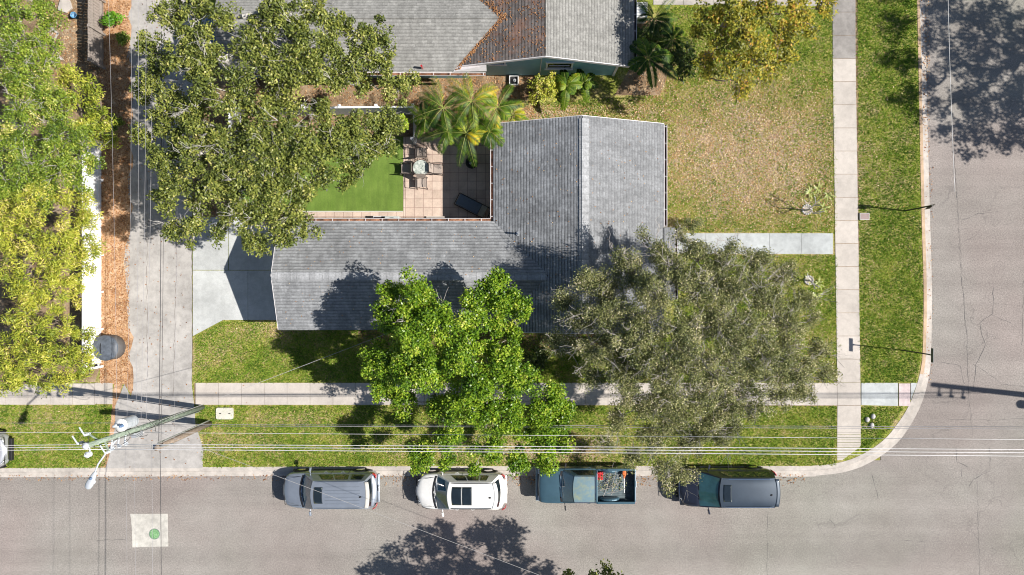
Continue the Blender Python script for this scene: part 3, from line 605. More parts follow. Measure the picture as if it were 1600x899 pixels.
# ------------------------------------------------------------------ fences
def boards(name, label, A, Bp, h, m, bw=.14, gap=.012, cat='fence', group=None, rail_side=1, post=1.8, cap=False, mpost=None):
    A, Bp = Vector((*A, 0)), Vector((*Bp, 0)); L = (Bp - A).length; d = (Bp - A) / L; ang = math.atan2(d.y, d.x); nrm = Vector((-d.y, d.x, 0)) * rail_side
    t = empty(name, (A.x, A.y, Z0), label, cat, group); b = MB((A.x, A.y, Z0)); r = random.Random(9)
    k = int(L / (bw + gap))
    for i in range(k): hh = h + r.uniform(-.012, .012); b.box(A + d * ((i + .5) * (bw + gap)) + Vector((0, 0, Z0 + hh / 2)), (bw, .02, hh), ang, r.random())
    b.build('board_panel', m, t)
    b = MB((A.x, A.y, Z0))
    for z in (.3, h - .25): b.box(A + d * L / 2 + nrm * .035 + Vector((0, 0, Z0 + z)), (L, .04, .09), ang)
    if cap: b.box(A + d * L / 2 + Vector((0, 0, Z0 + h + .025)), (L, .09, .04), ang)
    b.build('rail', mpost or m, t); n_p = max(1, round(L / post))
    for i in range(n_p + 1):
        b = MB((A.x, A.y, Z0)); c = A + d * (L * i / n_p) + nrm * .075
        b.box(c + Vector((0, 0, Z0 + (h + .06) / 2)), (.11, .11, h + .06), ang); b.box(c + Vector((0, 0, Z0 + h + .075)), (.14, .14, .03), ang); b.build('post', mpost or m, t)
    return t
boards('wooden_fence', 'weathered grey brown board fence at the top left beside the mulch strip', G(163.5, -200), G(163.5, 108), 1.32, M['wood'], rail_side=1)
boards('vinyl_fence', 'tall white vinyl fence along the mulch strip beside the domed cover', G(160, 225), G(160, 572), 1.5, M['vinyl'], .16, .003, rail_side=1, cap=True)
boards('garden_fence', 'board fence with boards coloured shade grey running behind the patio and the palms', G(378, 182), G(652, 180), 1.5, M['fence_shade'], .15, .004, cap=True, mpost=M['vinyl'])
boards('garden_fence', 'board fence with boards coloured shade grey running from the driveway to the garage beside the oak', G(378, 182), G(380, 343), 1.5, M['fence_shade'], .15, .004, rail_side=-1, cap=True, mpost=M['vinyl'])
boards('garden_fence', 'short dark side fence between the patio furniture and the palms', G(652, 183), G(652, 226), 1.3, M['fence_shade'], .15, .004, rail_side=-1)

# ------------------------------------------------------------------ vehicles (local frame: +x forward, z up, origin on the ground under the middle)
def smooth(t): return t * t * (3 - 2 * t)
def interp(x, xs, ys): return float(np.interp(x, xs, ys))
def car(loc, rz, label, S):
    L, W = S['L'], S['W']; t = empty(S.get('name', 'parked_car'), loc, label, S.get('cat', 'car'), S.get('group', 'vehicles parked along the kerb'), rz)
    X = lambda f: L / 2 - f * L            # f = fraction from the nose
    cf, cr, zb = S['cowl'], S['tail'], S['belt']; hood_n, hood_c = S['hood_nose'], S['hood_cowl']
    xs, top = [0, .03, .10, cf, cf + .03, .5, cr, 1 - .03, 1], [hood_n - .10, hood_n, hood_n + .05, hood_c, zb, zb, zb, S['tail_z'], S['tail_z'] - .12]
    wx, wd = [0, .012, .04, .1, .2, .5, .85, .94, .985, 1], [S['nose_w'] * .82, S['nose_w'] * .92, S['nose_w'], .955, .99, 1, .985, .955, .88, .80]
    st = [0, .006, .02, .045, .08, .13, .18, cf, cf + .04, .4, .5, .6, .7, .8, .87, .92, .955, .98, .992, 1]; cols = []
    b = MB()
    prof = [(.86, 'b', .0), (.965, 'b', .06), (1.0, 'm', .42), (1.0, 'm', .72), (.985, 't', -.10), (.95, 't', -.035), (.88, 't', -.005), (.62, 't', .025), (.3, 't', .04), (0, 't', .045)]
    rings = []
    for f in st:
        h = interp(f, xs, top); ww = interp(f, wx, wd) * W / 2; z0 = .22 + (.10 if f < .03 or f > .97 else 0); bow = S.get('nose_bow', .16) * max(0, 1 - f / .10) ** 1.5
        ring = []
        for side in (1, -1):
            pr = prof if side == 1 else prof[-2::-1]
            for yy, k, v in pr:
                z = z0 + v if k == 'b' else z0 + (h - z0) * v if k == 'm' else h + v * (1.0 if f > .02 else .3)
                x = X(f) - bow * yy ** 2 + (S.get('tail_bow', .08) * yy ** 2 if f > .97 else 0)
                ring.append((x, side * yy * ww, z))
        rings.append(ring)
    k = len(rings[0]); vs = [p for r_ in rings for p in r_]
    fs = [(i * k + j, i * k + j + 1, (i + 1) * k + j + 1, (i + 1) * k + j) for i in range(len(rings) - 1) for j in range(k - 1)]
    fs += [(i * k + k - 1, i * k, (i + 1) * k, (i + 1) * k + k - 1) for i in range(len(rings) - 1)]
    fs += [tuple(range(k - 1, -1, -1)), tuple((len(rings) - 1) * k + j for j in range(k))]
    b.add(vs, fs)
    if S.get('bed'): pass
    body = b.build('body', S['paint'], t, smooth=True)
    # greenhouse
    g0, g1, g2, g3, zr = S['ws0'], S['ws1'], S['rr1'], S['rr0'], S['roof']; bw, rw = S.get('gw', .93) * W / 2, S.get('rw', .74) * W / 2
    bf, br_ = S.get('ws_bow', .16), S.get('rear_bow', .10)
    def surf(side, s, u, off=0.0):
        "s: 0 belt..1 roof edge; u: -1..1 across; side: f, r, L, R"
        e = s ** .92; wdt = bw + (rw - bw) * (e ** 1.25); z = zb - .02 + (zr - .05 - zb + .02) * s
        xf = X(g0) + (X(g1) - X(g0)) * s; xr = X(g3) + (X(g2) - X(g3)) * s
        bff, brr = bf * (1 - .25 * s), br_ * (1 - .2 * s)
        if side == 'f': return Vector((xf + bff * (1 - u * u) - bff + off * .75, u * wdt, z + off * .6))
        if side == 'r': return Vector((xr - brr * (1 - u * u) + brr - off * .8, u * wdt, z + off * .5))
        sg = 1 if side == 'L' else -1; x = (xf - bff) * (1 - (u + 1) / 2) + (xr + brr) * (u + 1) / 2 if False else xf - bff + bff * 0 + (xr - xf + bff + brr) * (u + 1) / 2 - 0
        if side in 'LR': x = (xf - bff + 0) + ((xr + brr) - (xf - bff)) * (u + 1) / 2; x = x if 0 < (u + 1) / 2 < 1 else x
        return Vector((x, sg * (wdt + off), z + off * .3 + .0))
    def f_edge(s, u): p = surf('f', s, u); p.x += 0; return p
    b = MB(); ns = 4
    b.grid(lambda s, v: surf('f', s, v * 2 - 1), ns, 10); b.grid(lambda s, v: surf('r', s, 1 - v * 2), ns, 10)
    b.grid(lambda s, v: surf('L', s, 1 - v * 2), ns, 8); b.grid(lambda s, v: surf('R', s, v * 2 - 1), ns, 8)
    b.build('pillars', S.get('pillar', S['paint']), t, smooth=False)
    def roofpt(i, j):
        y = (j * 2 - 1); pf = surf('f', 1, y); pr = surf('r', 1, y); p = pf.lerp(pr, i); ed = max(abs(y), abs(i * 2 - 1) ** 3 * .9)
        p.z += .05 * (1 - max(abs(y) ** 3.2, 0)) + .055 * (1 - abs(2 * i - 1) ** 2.2) * (1 - abs(y) ** 4); return p
    b = MB(); b.grid(roofpt, 14, 14); roof = b.build('roof', S.get('roofpaint', S['paint']), t, smooth=True)
    def panel(name, side, s0, s1, u0, u1, m, off=.008, par=t, n1=4, n2=8):
        b = MB(); b.grid(lambda i, j: surf(side, s0 + (s1 - s0) * i, u0 + (u1 - u0) * j, off), n1, n2); return b.build(name, m, par, smooth=True)
    ws = panel('windshield', 'f', .03, .94, -.93, .93, S['wsglass'])
    panel('rear_window', 'r', .22, .90, -.84, .84, M['glass'])
    for side in 'LR':
        for u0, u1, s0 in S['side']: panel('side_window', side, .16, .84, u0, u1, M['glass'], .01)
    # wipers and cowl
    b = MB(); b.grid(lambda i, j: Vector((surf('f', 0, j * 2 - 1).x + .02 + .11 * i, (j * 2 - 1) * bw * .94, zb - .015 + .055 * (1 - (2 * j - 1) ** 2) * .4 - .01 * i + .02)), 2, 10)
    b.build('cowl', M['black'], t)
    b = MB()
    for y0, y1 in ((-.62, .05), (.05, .62)): b.tube([surf('f', .03, y0, .03), surf('f', .10, (y0 + y1) / 2, .03), surf('f', .13, y1, .03)], .014, 5)
    b.build('wiper', M['dark'], t)
    b = MB(); b.box(surf('f', .86, -.0, -.03), (.03, .16, .05)); b.build('rear_view_mirror', M['chrome'], t)
    if S.get('sunroof'):
        for i0, i1 in S['sunroof']:
            b = MB(); hw = S.get('sr_w', .62); b.grid(lambda i, j: roofpt(i0 + (i1 - i0) * i, .5 + hw * (j - .5)) + Vector((0, 0, .012)), 6, 8); b.build('sunroof', M['glass'], roof, smooth=True, solid=.006)
    if S.get('rib'):
        b = MB()
        for j in S['rib']:
            for d in (-.006, .006): pass
            b.tube([roofpt(i, j) + Vector((0, 0, .008)) for i in np.linspace(S['rib_from'], .9, 8)], .012, 5)
        b.build('roof_rib', S['paint'], roof)
    if S.get('rails'):
        for sg in (-1, 1):
            b = MB(); yy = .5 + sg * .46; pts = [roofpt(i, yy) + Vector((0, sg * .01, .055 if .08 < i < .94 else .005)) for i in np.linspace(.04, .97, 12)]
            b.tube(pts, .019, 6); b.build('roof_rail', S['rails'], roof)
    if S.get('spoiler'):
        b = MB(); b.grid(lambda i, j: surf('r', 1, (j * 2 - 1) * .93) + Vector((.02 - .20 * i, 0, .035 - .03 * i + .02 * (1 - (2 * j - 1) ** 2))), 3, 10); b.build('spoiler', S.get('spoilerpaint', S['paint']), roof, smooth=True, solid=.02)
    b = MB(); b.lathe(roofpt(.90, .5 + .06) + Vector((0, 0, 0)), [(.05, 0), (.035, .03), (.0, .05)], 8, sx=1.5); b.build('antenna', M['dark'], roof)
    # lamps, mirrors, handles, plates, wheels
    nw = S['nose_w'] * W / 2
    for sg in (-1, 1):
        b = MB(); b.grid(lambda i, j: Vector((X(.012 + .075 * j) - S.get('nose_bow', .16) * (.62 + .36 * j) ** 2 * max(0, 1 - (.012 + .075 * j) / .10) ** 1.5 + .012, sg * (nw * (.66 + .335 * j) + .008), hood_n - .20 + .17 * i + .0)), 3, 5)
        b.build('headlight', M['lamp_lens'], t, smooth=True, solid=.03)
        b = MB(); zt = S['tail_z']; b.grid(lambda i, j: Vector((X(1.0) + .035 + .20 * j ** 2, sg * (W / 2 * (.70 + .275 * j ** .7) + .004), zt - .30 + .32 * i)), 4, 6)
        b.build('taillight', M['red_lens'], t, smooth=True, solid=.035)
        b = MB(); mx = X(S['mir']); p = surf('L' if sg == 1 else 'R', .05, -.8); y0 = sg * bw
        b.tube([(mx, y0, zb - .02), (mx - .02, y0 + sg * .12, zb + .02)], .03, 6); b.box((mx - .03, y0 + sg * .24, zb + .04), (.09, .22, .15), rz=sg * .22)
        mr = b.build('mirror', S.get('mirrorpaint', S['paint']), t, bevel=.025)
        for f in S['handles']: b = MB(); b.tube([(X(f) + .09, sg * (W / 2 * 1.0 + .005), zb - .13), (X(f), sg * (W / 2 + .03), zb - .125), (X(f) - .09, sg * (W / 2 + .005), zb - .13)], .016, 6); b.build('door_handle', S.get('handlepaint', S['paint']), t)
        b = MB(); b.b2(X(.30), X(.72), sg * (W / 2 + .002), sg * (W / 2 + .022), .36, .44); b.build('side_trim', M['black'], t)
        for f in (S['fw'], S['bw_']):
            b = MB(); c = Vector((X(f), sg * (W / 2 - .10), .345)); b.cyl(c - Vector((0, .11, 0)), c + Vector((0, .11, 0)), .345, 24); wh = b.build('wheel', M['rubber'], t, bevel=.03)
            b = MB(); b.cyl(c, c + Vector((0, sg * .118, 0)), .215, 20); b.build('rim', M['chrome'], wh)
            b = MB(); b.tube([c + Vector((.40 * math.cos(a), sg * .095, .40 * math.sin(a))) for a in np.linspace(-.2, math.pi + .2, 14)], .03, 5); b.build('wheel_arch', M['black'], t)
    b = MB(); b.box((X(.0) + .0 - .05, 0, .40), (.14, W * .62, .20)); b.build('grille', M['black'], t, bevel=.03)
    b = MB(); b.box((X(1.0) + .02, 0, .42), (.12, W * .80, .16)); b.build('rear_bumper', S.get('bumper', S['paint']), t, bevel=.04)
    b = MB(); b.box((X(1.0) - .045, 0, .62), (.02, .32, .16)); b.build('number_plate', M['white'], t)
    if S.get('crease'):
        b = MB()
        for sg in (-1, 1): b = MB(); b.tube([(X(f), sg * (W * (.30 + .10 * f / cf)), interp(f, xs, top) + .033) for f in np.linspace(.03, cf - .01, 8)], .011, 5); b.build('hood_crease', S['paint'], t)
    for f in (cf + .10, .5 + .02, .70):
        for sg in (-1, 1): b = MB(); b.tube([(X(f), sg * (W / 2 * 1.0 + .001), z_) for z_ in (.35, .6, .8, zb - .12)] + [(X(f), sg * (W / 2 * .955), zb - .03)], .007, 4); b.build('door_seam', M['black'], t)
    for sg in (-1, 1): b = MB(); b.tube([(X(f), sg * (W / 2 * (.80 if f > .03 else .74)), interp(f, xs, top) + .012) for f in np.linspace(.02, cf, 8)], .008, 4); b.build('hood_gap', M['black'], t)
    b = MB(); b.tube([(X(.015) - .06 * abs(y) ** 2, y * W * .40, interp(.015, xs, top) + .012) for y in np.linspace(-1, 1, 9)], .016, 5); b.build('hood_seam', S.get('seam', M['black']), t)
    return t
SILV = paint('silver_blue_paint', (.30, .335, .39), .45, .35); WHIT = paint('pearl_white_paint', (.72, .71, .69), 0, .3); BLUE = paint('faded_blue_paint', (.055, .115, .155), .25, .38); NAVY = paint('dark_blue_grey_paint', (.018, .022, .038), .2, .3)
NAVYR = paint('sun_worn_blue_grey_paint', (.035, .052, .075), .3, .45); SILV2 = paint('light_silver_paint', (.50, .51, .54), .5, .3); TEALB = paint('deep_blue_paint', (.05, .12, .22), .3, .35)
suv = dict(L=4.82, W=1.84, cowl=.205, tail=.93, belt=1.05, hood_nose=.90, hood_cowl=1.03, tail_z=1.02, nose_w=.86, ws0=.215, ws1=.345, rr1=.915, rr0=.965, roof=1.74, gw=.95, rw=.76, paint=SILV, wsglass=M['glass_blue'],
           side=[(-.62, -.18, 0), (-.12, .34, 0), (.44, .84, 0)], sunroof=[(.055, .215)], sr_w=.58, rib=[.2, .32, .44, .56, .68, .8], rib_from=.27, rails=SILV, mir=.30, handles=(.46, .64), fw=.17, bw_=.80, spoiler=True, spoilerpaint=M['cream'], crease=True)
c1 = car(P(515.5, 768, 0) * .995, math.pi, 'silver blue SUV with a ribbed roof and small dark sunroof, parked nearest the driveway', dict(suv, name='parked_suv', cat='SUV'))
c1.location = (-9.25, -10.30, .004)
wht = dict(suv, L=4.62, W=1.84, paint=WHIT, ws0=.215, ws1=.365, rr1=.875, rr0=.955, roof=1.66, belt=1.0, sunroof=[(.09, .30), (.315, .52)], sr_w=.66, rib=None, rails=M['dark'], nose_bow=.26, tail_bow=.14, nose_w=.80, spoilerpaint=WHIT, rear_bow=.16, hood_nose=.86, hood_cowl=.98, tail_z=.98, handles=(.46, .63), rw=.74, side=[(-.60, -.14, 0), (-.09, .36, 0), (.42, .70, 0)])
c2 = car((-2.60, -10.36, .004), math.pi, 'white SUV with a big double glass roof parked under the bright green tree', dict(wht, name='parked_suv', cat='SUV'))
van = dict(suv, L=5.0, W=1.9, paint=NAVY, roofpaint=NAVYR, ws0=.185, ws1=.375, rr1=.945, rr0=.985, roof=1.72, belt=1.02, sunroof=[(.06, .20)], sr_w=.56, rib=None, rails=M['chrome'], nose_bow=.24, tail_bow=.10, wsglass=M['glass_teal'], nose_w=.82, spoilerpaint=NAVYR, cowl=.185, handles=(.42, .62), mir=.30, side=[(-.60, -.20, 0), (-.14, .34, 0), (.40, .86, 0)], crease=False, seam=M['chrome'], rw=.78)
c4 = car((10.92, -10.20, .004), math.pi, 'dark navy minivan with a dusty blue roof, parked nearest the street corner', dict(van, name='parked_minivan', cat='minivan'))
c5 = car((-27.95, -8.30, Z0 + .02), 0, 'light silver car cut off by the left edge on the verge', dict(wht, name='parked_car', cat='car', paint=SILV2, spoilerpaint=SILV2, sunroof=None, rails=SILV2, roof=1.5, nose_bow=.30, group=None))
if 'group' in c5: del c5['group']
c6 = car((-13.55, 12.95, Z0 + .02), math.pi, 'blue car half hidden beneath the oak beside the neighbour driveway', dict(van, name='parked_car', cat='car', paint=TEALB, roofpaint=TEALB, spoilerpaint=TEALB, wsglass=M['glass_blue'], roof=1.5, L=4.5, sunroof=None, rails=TEALB, group=None))
if 'group' in c6: del c6['group']

# pickup
def pickup(loc):
    L, W = 4.95, 1.78; t = empty('pickup_truck', loc, 'faded blue pickup truck with an open bed holding a red crate and cut branches', 'pickup truck', 'vehicles parked along the kerb', math.pi)
    X = lambda f: L / 2 - f * L; hw = W / 2
    st = [0, .01, .03, .08, .15, .235, .26, .45, .595]; top = [.86, .95, 1.0, 1.03, 1.05, 1.07, 1.06, 1.06, 1.06]; wd = [.90, .95, .975, .99, 1, 1, 1, 1, 1]
    prof = [(.88, 0), (.97, .06), (1, .45), (1, .78), (.985, .93), (.93, .985), (.6, 1.01), (0, 1.025)]; b = MB(); rings = []
    for f, h, ww in zip(st, top, wd):
        rings.append([(X(f) - .07 * yy ** 2 * (f < .04), s * yy * ww * hw, .26 + (h - .26) * v) for s, pr in ((1, prof), (-1, prof[-2::-1])) for yy, v in pr])
    k = len(rings[0]); fs = [(i * k + j, i * k + (j + 1) % k, (i + 1) * k + (j + 1) % k, (i + 1) * k + j) for i in range(len(rings) - 1) for j in range(k)]
    b.add([p for r_ in rings for p in r_], fs + [tuple(range(k - 1, -1, -1)), tuple((len(rings) - 1) * k + j for j in range(k))]); b.build('body', BLUE, t, smooth=True)
    # cab
    x0, x1_, x2, x3, zb, zr = X(.235), X(.345), X(.575), X(.595), 1.05, 1.62; bw, rw = hw * .93, hw * .76
    def sf(side, s, u, off=0):
        wdt = bw + (rw - bw) * s; z = zb + (zr - .04 - zb) * s; xf = x0 + (x1_ - x0) * s; xr = x3 + (x2 - x3) * s; bo = .09
        if side == 'f': return Vector((xf - bo * u * u + off, u * wdt, z + off * .6))
        if side == 'r': return Vector((xr - off, u * wdt, z))
        sg = 1 if side == 'L' else -1; return Vector((xf - bo + (xr - xf + bo) * (u + 1) / 2, sg * (wdt + off), z + off * .3))
    b = MB(); b.grid(lambda s, v: sf('f', s, v * 2 - 1), 3, 8); b.grid(lambda s, v: sf('r', s, 1 - 2 * v), 3, 6); b.grid(lambda s, v: sf('L', s, 1 - 2 * v), 3, 6); b.grid(lambda s, v: sf('R', s, 2 * v - 1), 3, 6); b.build('pillars', BLUE, t)
    def rp(i, j):
        y = 2 * j - 1; p = sf('f', 1, y).lerp(sf('r', 1, y), i); p.z += .045 * (1 - abs(y) ** 3) + .03 * (1 - abs(2 * i - 1) ** 2) * (1 - y * y); return p
    n = N('lichen_stained_blue_roof'); f = n.noise(1.8, 6, .7); n.col(n.mix(n.ramp(f, [(.45, 0), (.7, .75)]), (.13, .21, .25), (.29, .30, .15))); n.rough(.6)
    b = MB(); b.grid(rp, 10, 10); ro = b.build('roof', n.m, t, smooth=True)
    b = MB()
    for i_, j_ in (((0, 1), (.02, .02)), ((0, 1), (.98, .98))): b.tube([rp(i, j_[0]) + Vector((0, 0, .012)) for i in np.linspace(0, 1, 7)], .016, 5)
    b.tube([rp(.98, j) + Vector((0, 0, .012)) for j in np.linspace(0, 1, 7)], .02, 5); b.build('drip_rail', M['chrome'], ro)
    def pn(nm, side, s0, s1, u0, u1, m): b = MB(); b.grid(lambda i, j: sf(side, s0 + (s1 - s0) * i, u0 + (u1 - u0) * j, .008), 3, 6); b.build(nm, m, t, smooth=True)
    pn('windshield', 'f', .04, .93, -.92, .92, M['glass_blue']); pn('rear_window', 'r', .2, .85, -.8, .8, M['glass'])
    for s in 'LR': pn('side_window', s, .12, .86, -.55, .8, M['glass'])
    b = MB(); b.grid(lambda i, j: Vector((x0 - .09 * (2 * j - 1) ** 2 + .01 + .1 * i, (2 * j - 1) * bw * .95, zb + .03 - .005 * i)), 1, 8); b.build('cowl', M['black'], t)
    b = MB(); b.tube([(x0 + .06, -.6, zb + .06), (x0 + .02, 0, zb + .07)], .016, 5); b.tube([(x0 + .05, 0.03, zb + .06), (x0 - .03, .6, zb + .09)], .016, 5); b.build('wiper', M['chrome'], t)
    # bed
    fx0, fx1, fl = X(.605), X(.985), .62
    b = MB(); b.b2(fx1, fx0, -hw + .06, hw - .06, fl - .05, fl)
    for i in range(15): y = -hw + .16 + i * (W - .32) / 14; b.b2(fx1, fx0, y - .022, y + .022, fl, fl + .018)
    b.build('bed_floor', plain('worn_bed_liner', (.10, .135, .15), .7, var=.4, scale=3), t)
    b = MB()
    for s in (-1, 1): b.b2(fx1 - .03, fx0, s * (hw - .055), s * hw, .30, 1.05); b.b2(fx1 - .03, fx0, s * (hw - .11), s * (hw + .004), 1.05, 1.075)
    b.b2(fx0 - .01, fx0 + .05, -hw, hw, .4, 1.06); b.build('bed_side', BLUE, t, bevel=.012)
    b = MB(); b.b2(fx1 - .05, fx1, -hw + .06, hw - .06, .50, 1.04); tg = b.build('tailgate', BLUE, t, bevel=.012)
    for s in (-1, 1):
        b = MB(); b.tube([(X(.74) + .42 * math.cos(a), s * (hw - .15), fl + .0 + .30 * math.sin(a)) for a in np.linspace(0, math.pi, 12)], .11, 8); b.box((X(.74), s * (hw - .15), fl + .12), (.62, .21, .26)); b.build('wheel_housing', BLUE, t, smooth=False, bevel=.04)
    b = MB(); b.box((X(1.0) + .0, 0, .55), (.16, W * .98, .17)); b.build('rear_bumper', M['chrome'], t, bevel=.03)
    b = MB(); b.box((X(0) + .03, 0, .50), (.16, W * .98, .20)); b.build('front_bumper', plain('dull_blue_bumper', (.22, .30, .36), .4), t, bevel=.04)
    b = MB(); b.box((X(0) - .03, 0, .74), (.1, W * .6, .18)); b.build('grille', M['black'], t, bevel=.02)
    for s in (-1, 1):
        b = MB(); b.box((X(0) - .045, s * hw * .78, .76), (.1, .26, .18)); b.build('headlight', M['lamp_lens'], t, bevel=.03)
        b = MB(); b.box((fx1 - .04, s * (hw - .03), .80), (.05, .10, .30)); b.build('taillight', M['red_lens'], t, bevel=.01)
        b = MB(); b.tube([(X(.27), s * hw * .95, zb), (X(.27) - .02, s * (hw + .12), zb + .03)], .02, 6); b.box((X(.27) - .03, s * (hw + .2), zb + .05), (.07, .2, .16), rz=s * .1); b.build('mirror', M['dark'], t, bevel=.02)
        b = MB(); b.tube([(X(.52) + .08, s * (hw + .005), .92), (X(.52), s * (hw + .03), .92), (X(.52) - .08, s * (hw + .005), .92)], .015, 6); b.build('door_handle', M['chrome'], t)
        for f in (.165, .745):
            c = Vector((X(f), s * (hw - .10), .345)); b = MB(); b.cyl(c - Vector((0, .105, 0)), c + Vector((0, .105, 0)), .345, 24); wh = b.build('wheel', M['rubber'], t, bevel=.03)
            b = MB(); b.cyl(c, c + Vector((0, s * .115, 0)), .20, 18); b.build('rim', M['chrome'], wh)
            b = MB(); b.tube([c + Vector((.40 * math.cos(a), s * .098, .40 * math.sin(a))) for a in np.linspace(-.2, math.pi + .2, 14)], .025, 5); b.build('wheel_arch', M['black'], t)
    b = MB(); b.box((X(1.0) - .09, 0, .60), (.02, .32, .16)); b.build('number_plate', M['white'], t)
    return t
pk = pickup((3.80, -10.05, .004))
def TL(px, py, h): q = P(px, py, h); return q
def TT(o): return o
RED = plain('red_crate_plastic', (.62, .035, .04), .45)
q = P(936, 744, .95); t = empty('crate', (q.x, q.y, .66), 'red slatted plastic crate in the bed of the blue pickup', 'crate')
b = MB()
for s in (-1, 1): b.box((s * .19, 0, .15), (.02, .40, .28)); b.box((0, s * .19, .15), (.36, .02, .28))
b.build('side_wall', RED, t); b = MB()
for i in range(5): b.box((-.15 + i * .075, 0, .30), (.045, .38, .02))
for i in range(3): b.box((0, -.14 + i * .14, .315), (.38, .035, .012))
b.build('lid', RED, t)
q = P(976, 752, .95); t = empty('leaf_rake', (q.x, q.y, .68), 'long tool with a wide orange head lying across the rear of the pickup bed', 'rake')
b = MB(); b.tube([(0, -.62, .16), (0, 0, .12), (0, .28, .14)], .022, 8); b.build('handle', M['white'], t)
b = MB(); b.lathe((0, .36, .14), [(.0, -.03), (.09, -.03), (.11, 0), (.08, .03), (0, .03)], 12, sy=1.8); b.box((0, .18, .14), (.07, .16, .06)); b.build('tool_head', plain('orange_plastic', (.72, .16, .04), .4), t, bevel=.01)

# ------------------------------------------------------------------ vegetation
def unit(n):
    v = rng.normal(size=(n, 3)); return v / np.linalg.norm(v, axis=1, keepdims=True)
def tubes_np(paths, radii, k=4):
    "paths (N,n,3), radii (N,n) -> quads"
    Np, n, _ = paths.shape; d = np.gradient(paths, axis=1); d /= np.linalg.norm(d, axis=2, keepdims=True) + 1e-9
    up = np.where(np.abs(d[..., 2:3]) > .9, np.array([1., 0, 0]), np.array([0, 0, 1.])); u = np.cross(d, up); u /= np.linalg.norm(u, axis=2, keepdims=True) + 1e-9; v = np.cross(d, u)
    a = np.arange(k) * 2 * np.pi / k; ring = paths[:, :, None, :] + (u[:, :, None, :] * np.cos(a)[None, None, :, None] + v[:, :, None, :] * np.sin(a)[None, None, :, None]) * radii[:, :, None, None]
    A, B = ring[:, :-1], ring[:, 1:]; A2, B2 = np.roll(A, -1, 2), np.roll(B, -1, 2)
    return np.stack([A, A2, B2, B], 4 - 1).reshape(-1, 4, 3)
def curve(a, b, n, wob, sag=0.0):
    "a,b (N,3)"
    t = np.linspace(0, 1, n)[None, :, None]; p = a[:, None] * (1 - t) + b[:, None] * t; L = np.linalg.norm(b - a, axis=1)[:, None, None]
    m = rng.normal(size=(len(a), n, 3)) * wob * L * np.sin(np.pi * t); p = p + m; p[..., 2] += (np.sin(np.pi * t[..., 0]) * sag * L[..., 0]); return p

def leaves_at(C, rc, nl, ln, lw, flat=.6, up=.8, droop=.0, fold=.25):
    "leaf diamonds around clump centres C (N,3) radius rc (N,)"
    n = len(C) * nl; c = np.repeat(C, nl, 0); r = np.repeat(rc, nl)[:, None]
    o = unit(n) * (rng.random((n, 1)) ** .45) * r; o[:, 2] *= flat; p = c + o
    nrm = unit(n); nrm[:, 2] = np.abs(nrm[:, 2]) + up; nrm += o / (r + 1e-6) * .5; nrm /= np.linalg.norm(nrm, axis=1, keepdims=True)
    d = np.cross(nrm, unit(n)); d /= np.linalg.norm(d, axis=1, keepdims=True); d[:, 2] -= droop; d /= np.linalg.norm(d, axis=1, keepdims=True)
    e = np.cross(nrm, d); L = rng.uniform(.65, 1.25, (n, 1)); dl = d * ln * L; el = e * lw * L * .5
    f = nrm * lw * fold * L * .5
    V = np.stack([p, p + dl * .45 + el + f, p + dl, p + dl * .45 - el + f], 1)
    return V, o

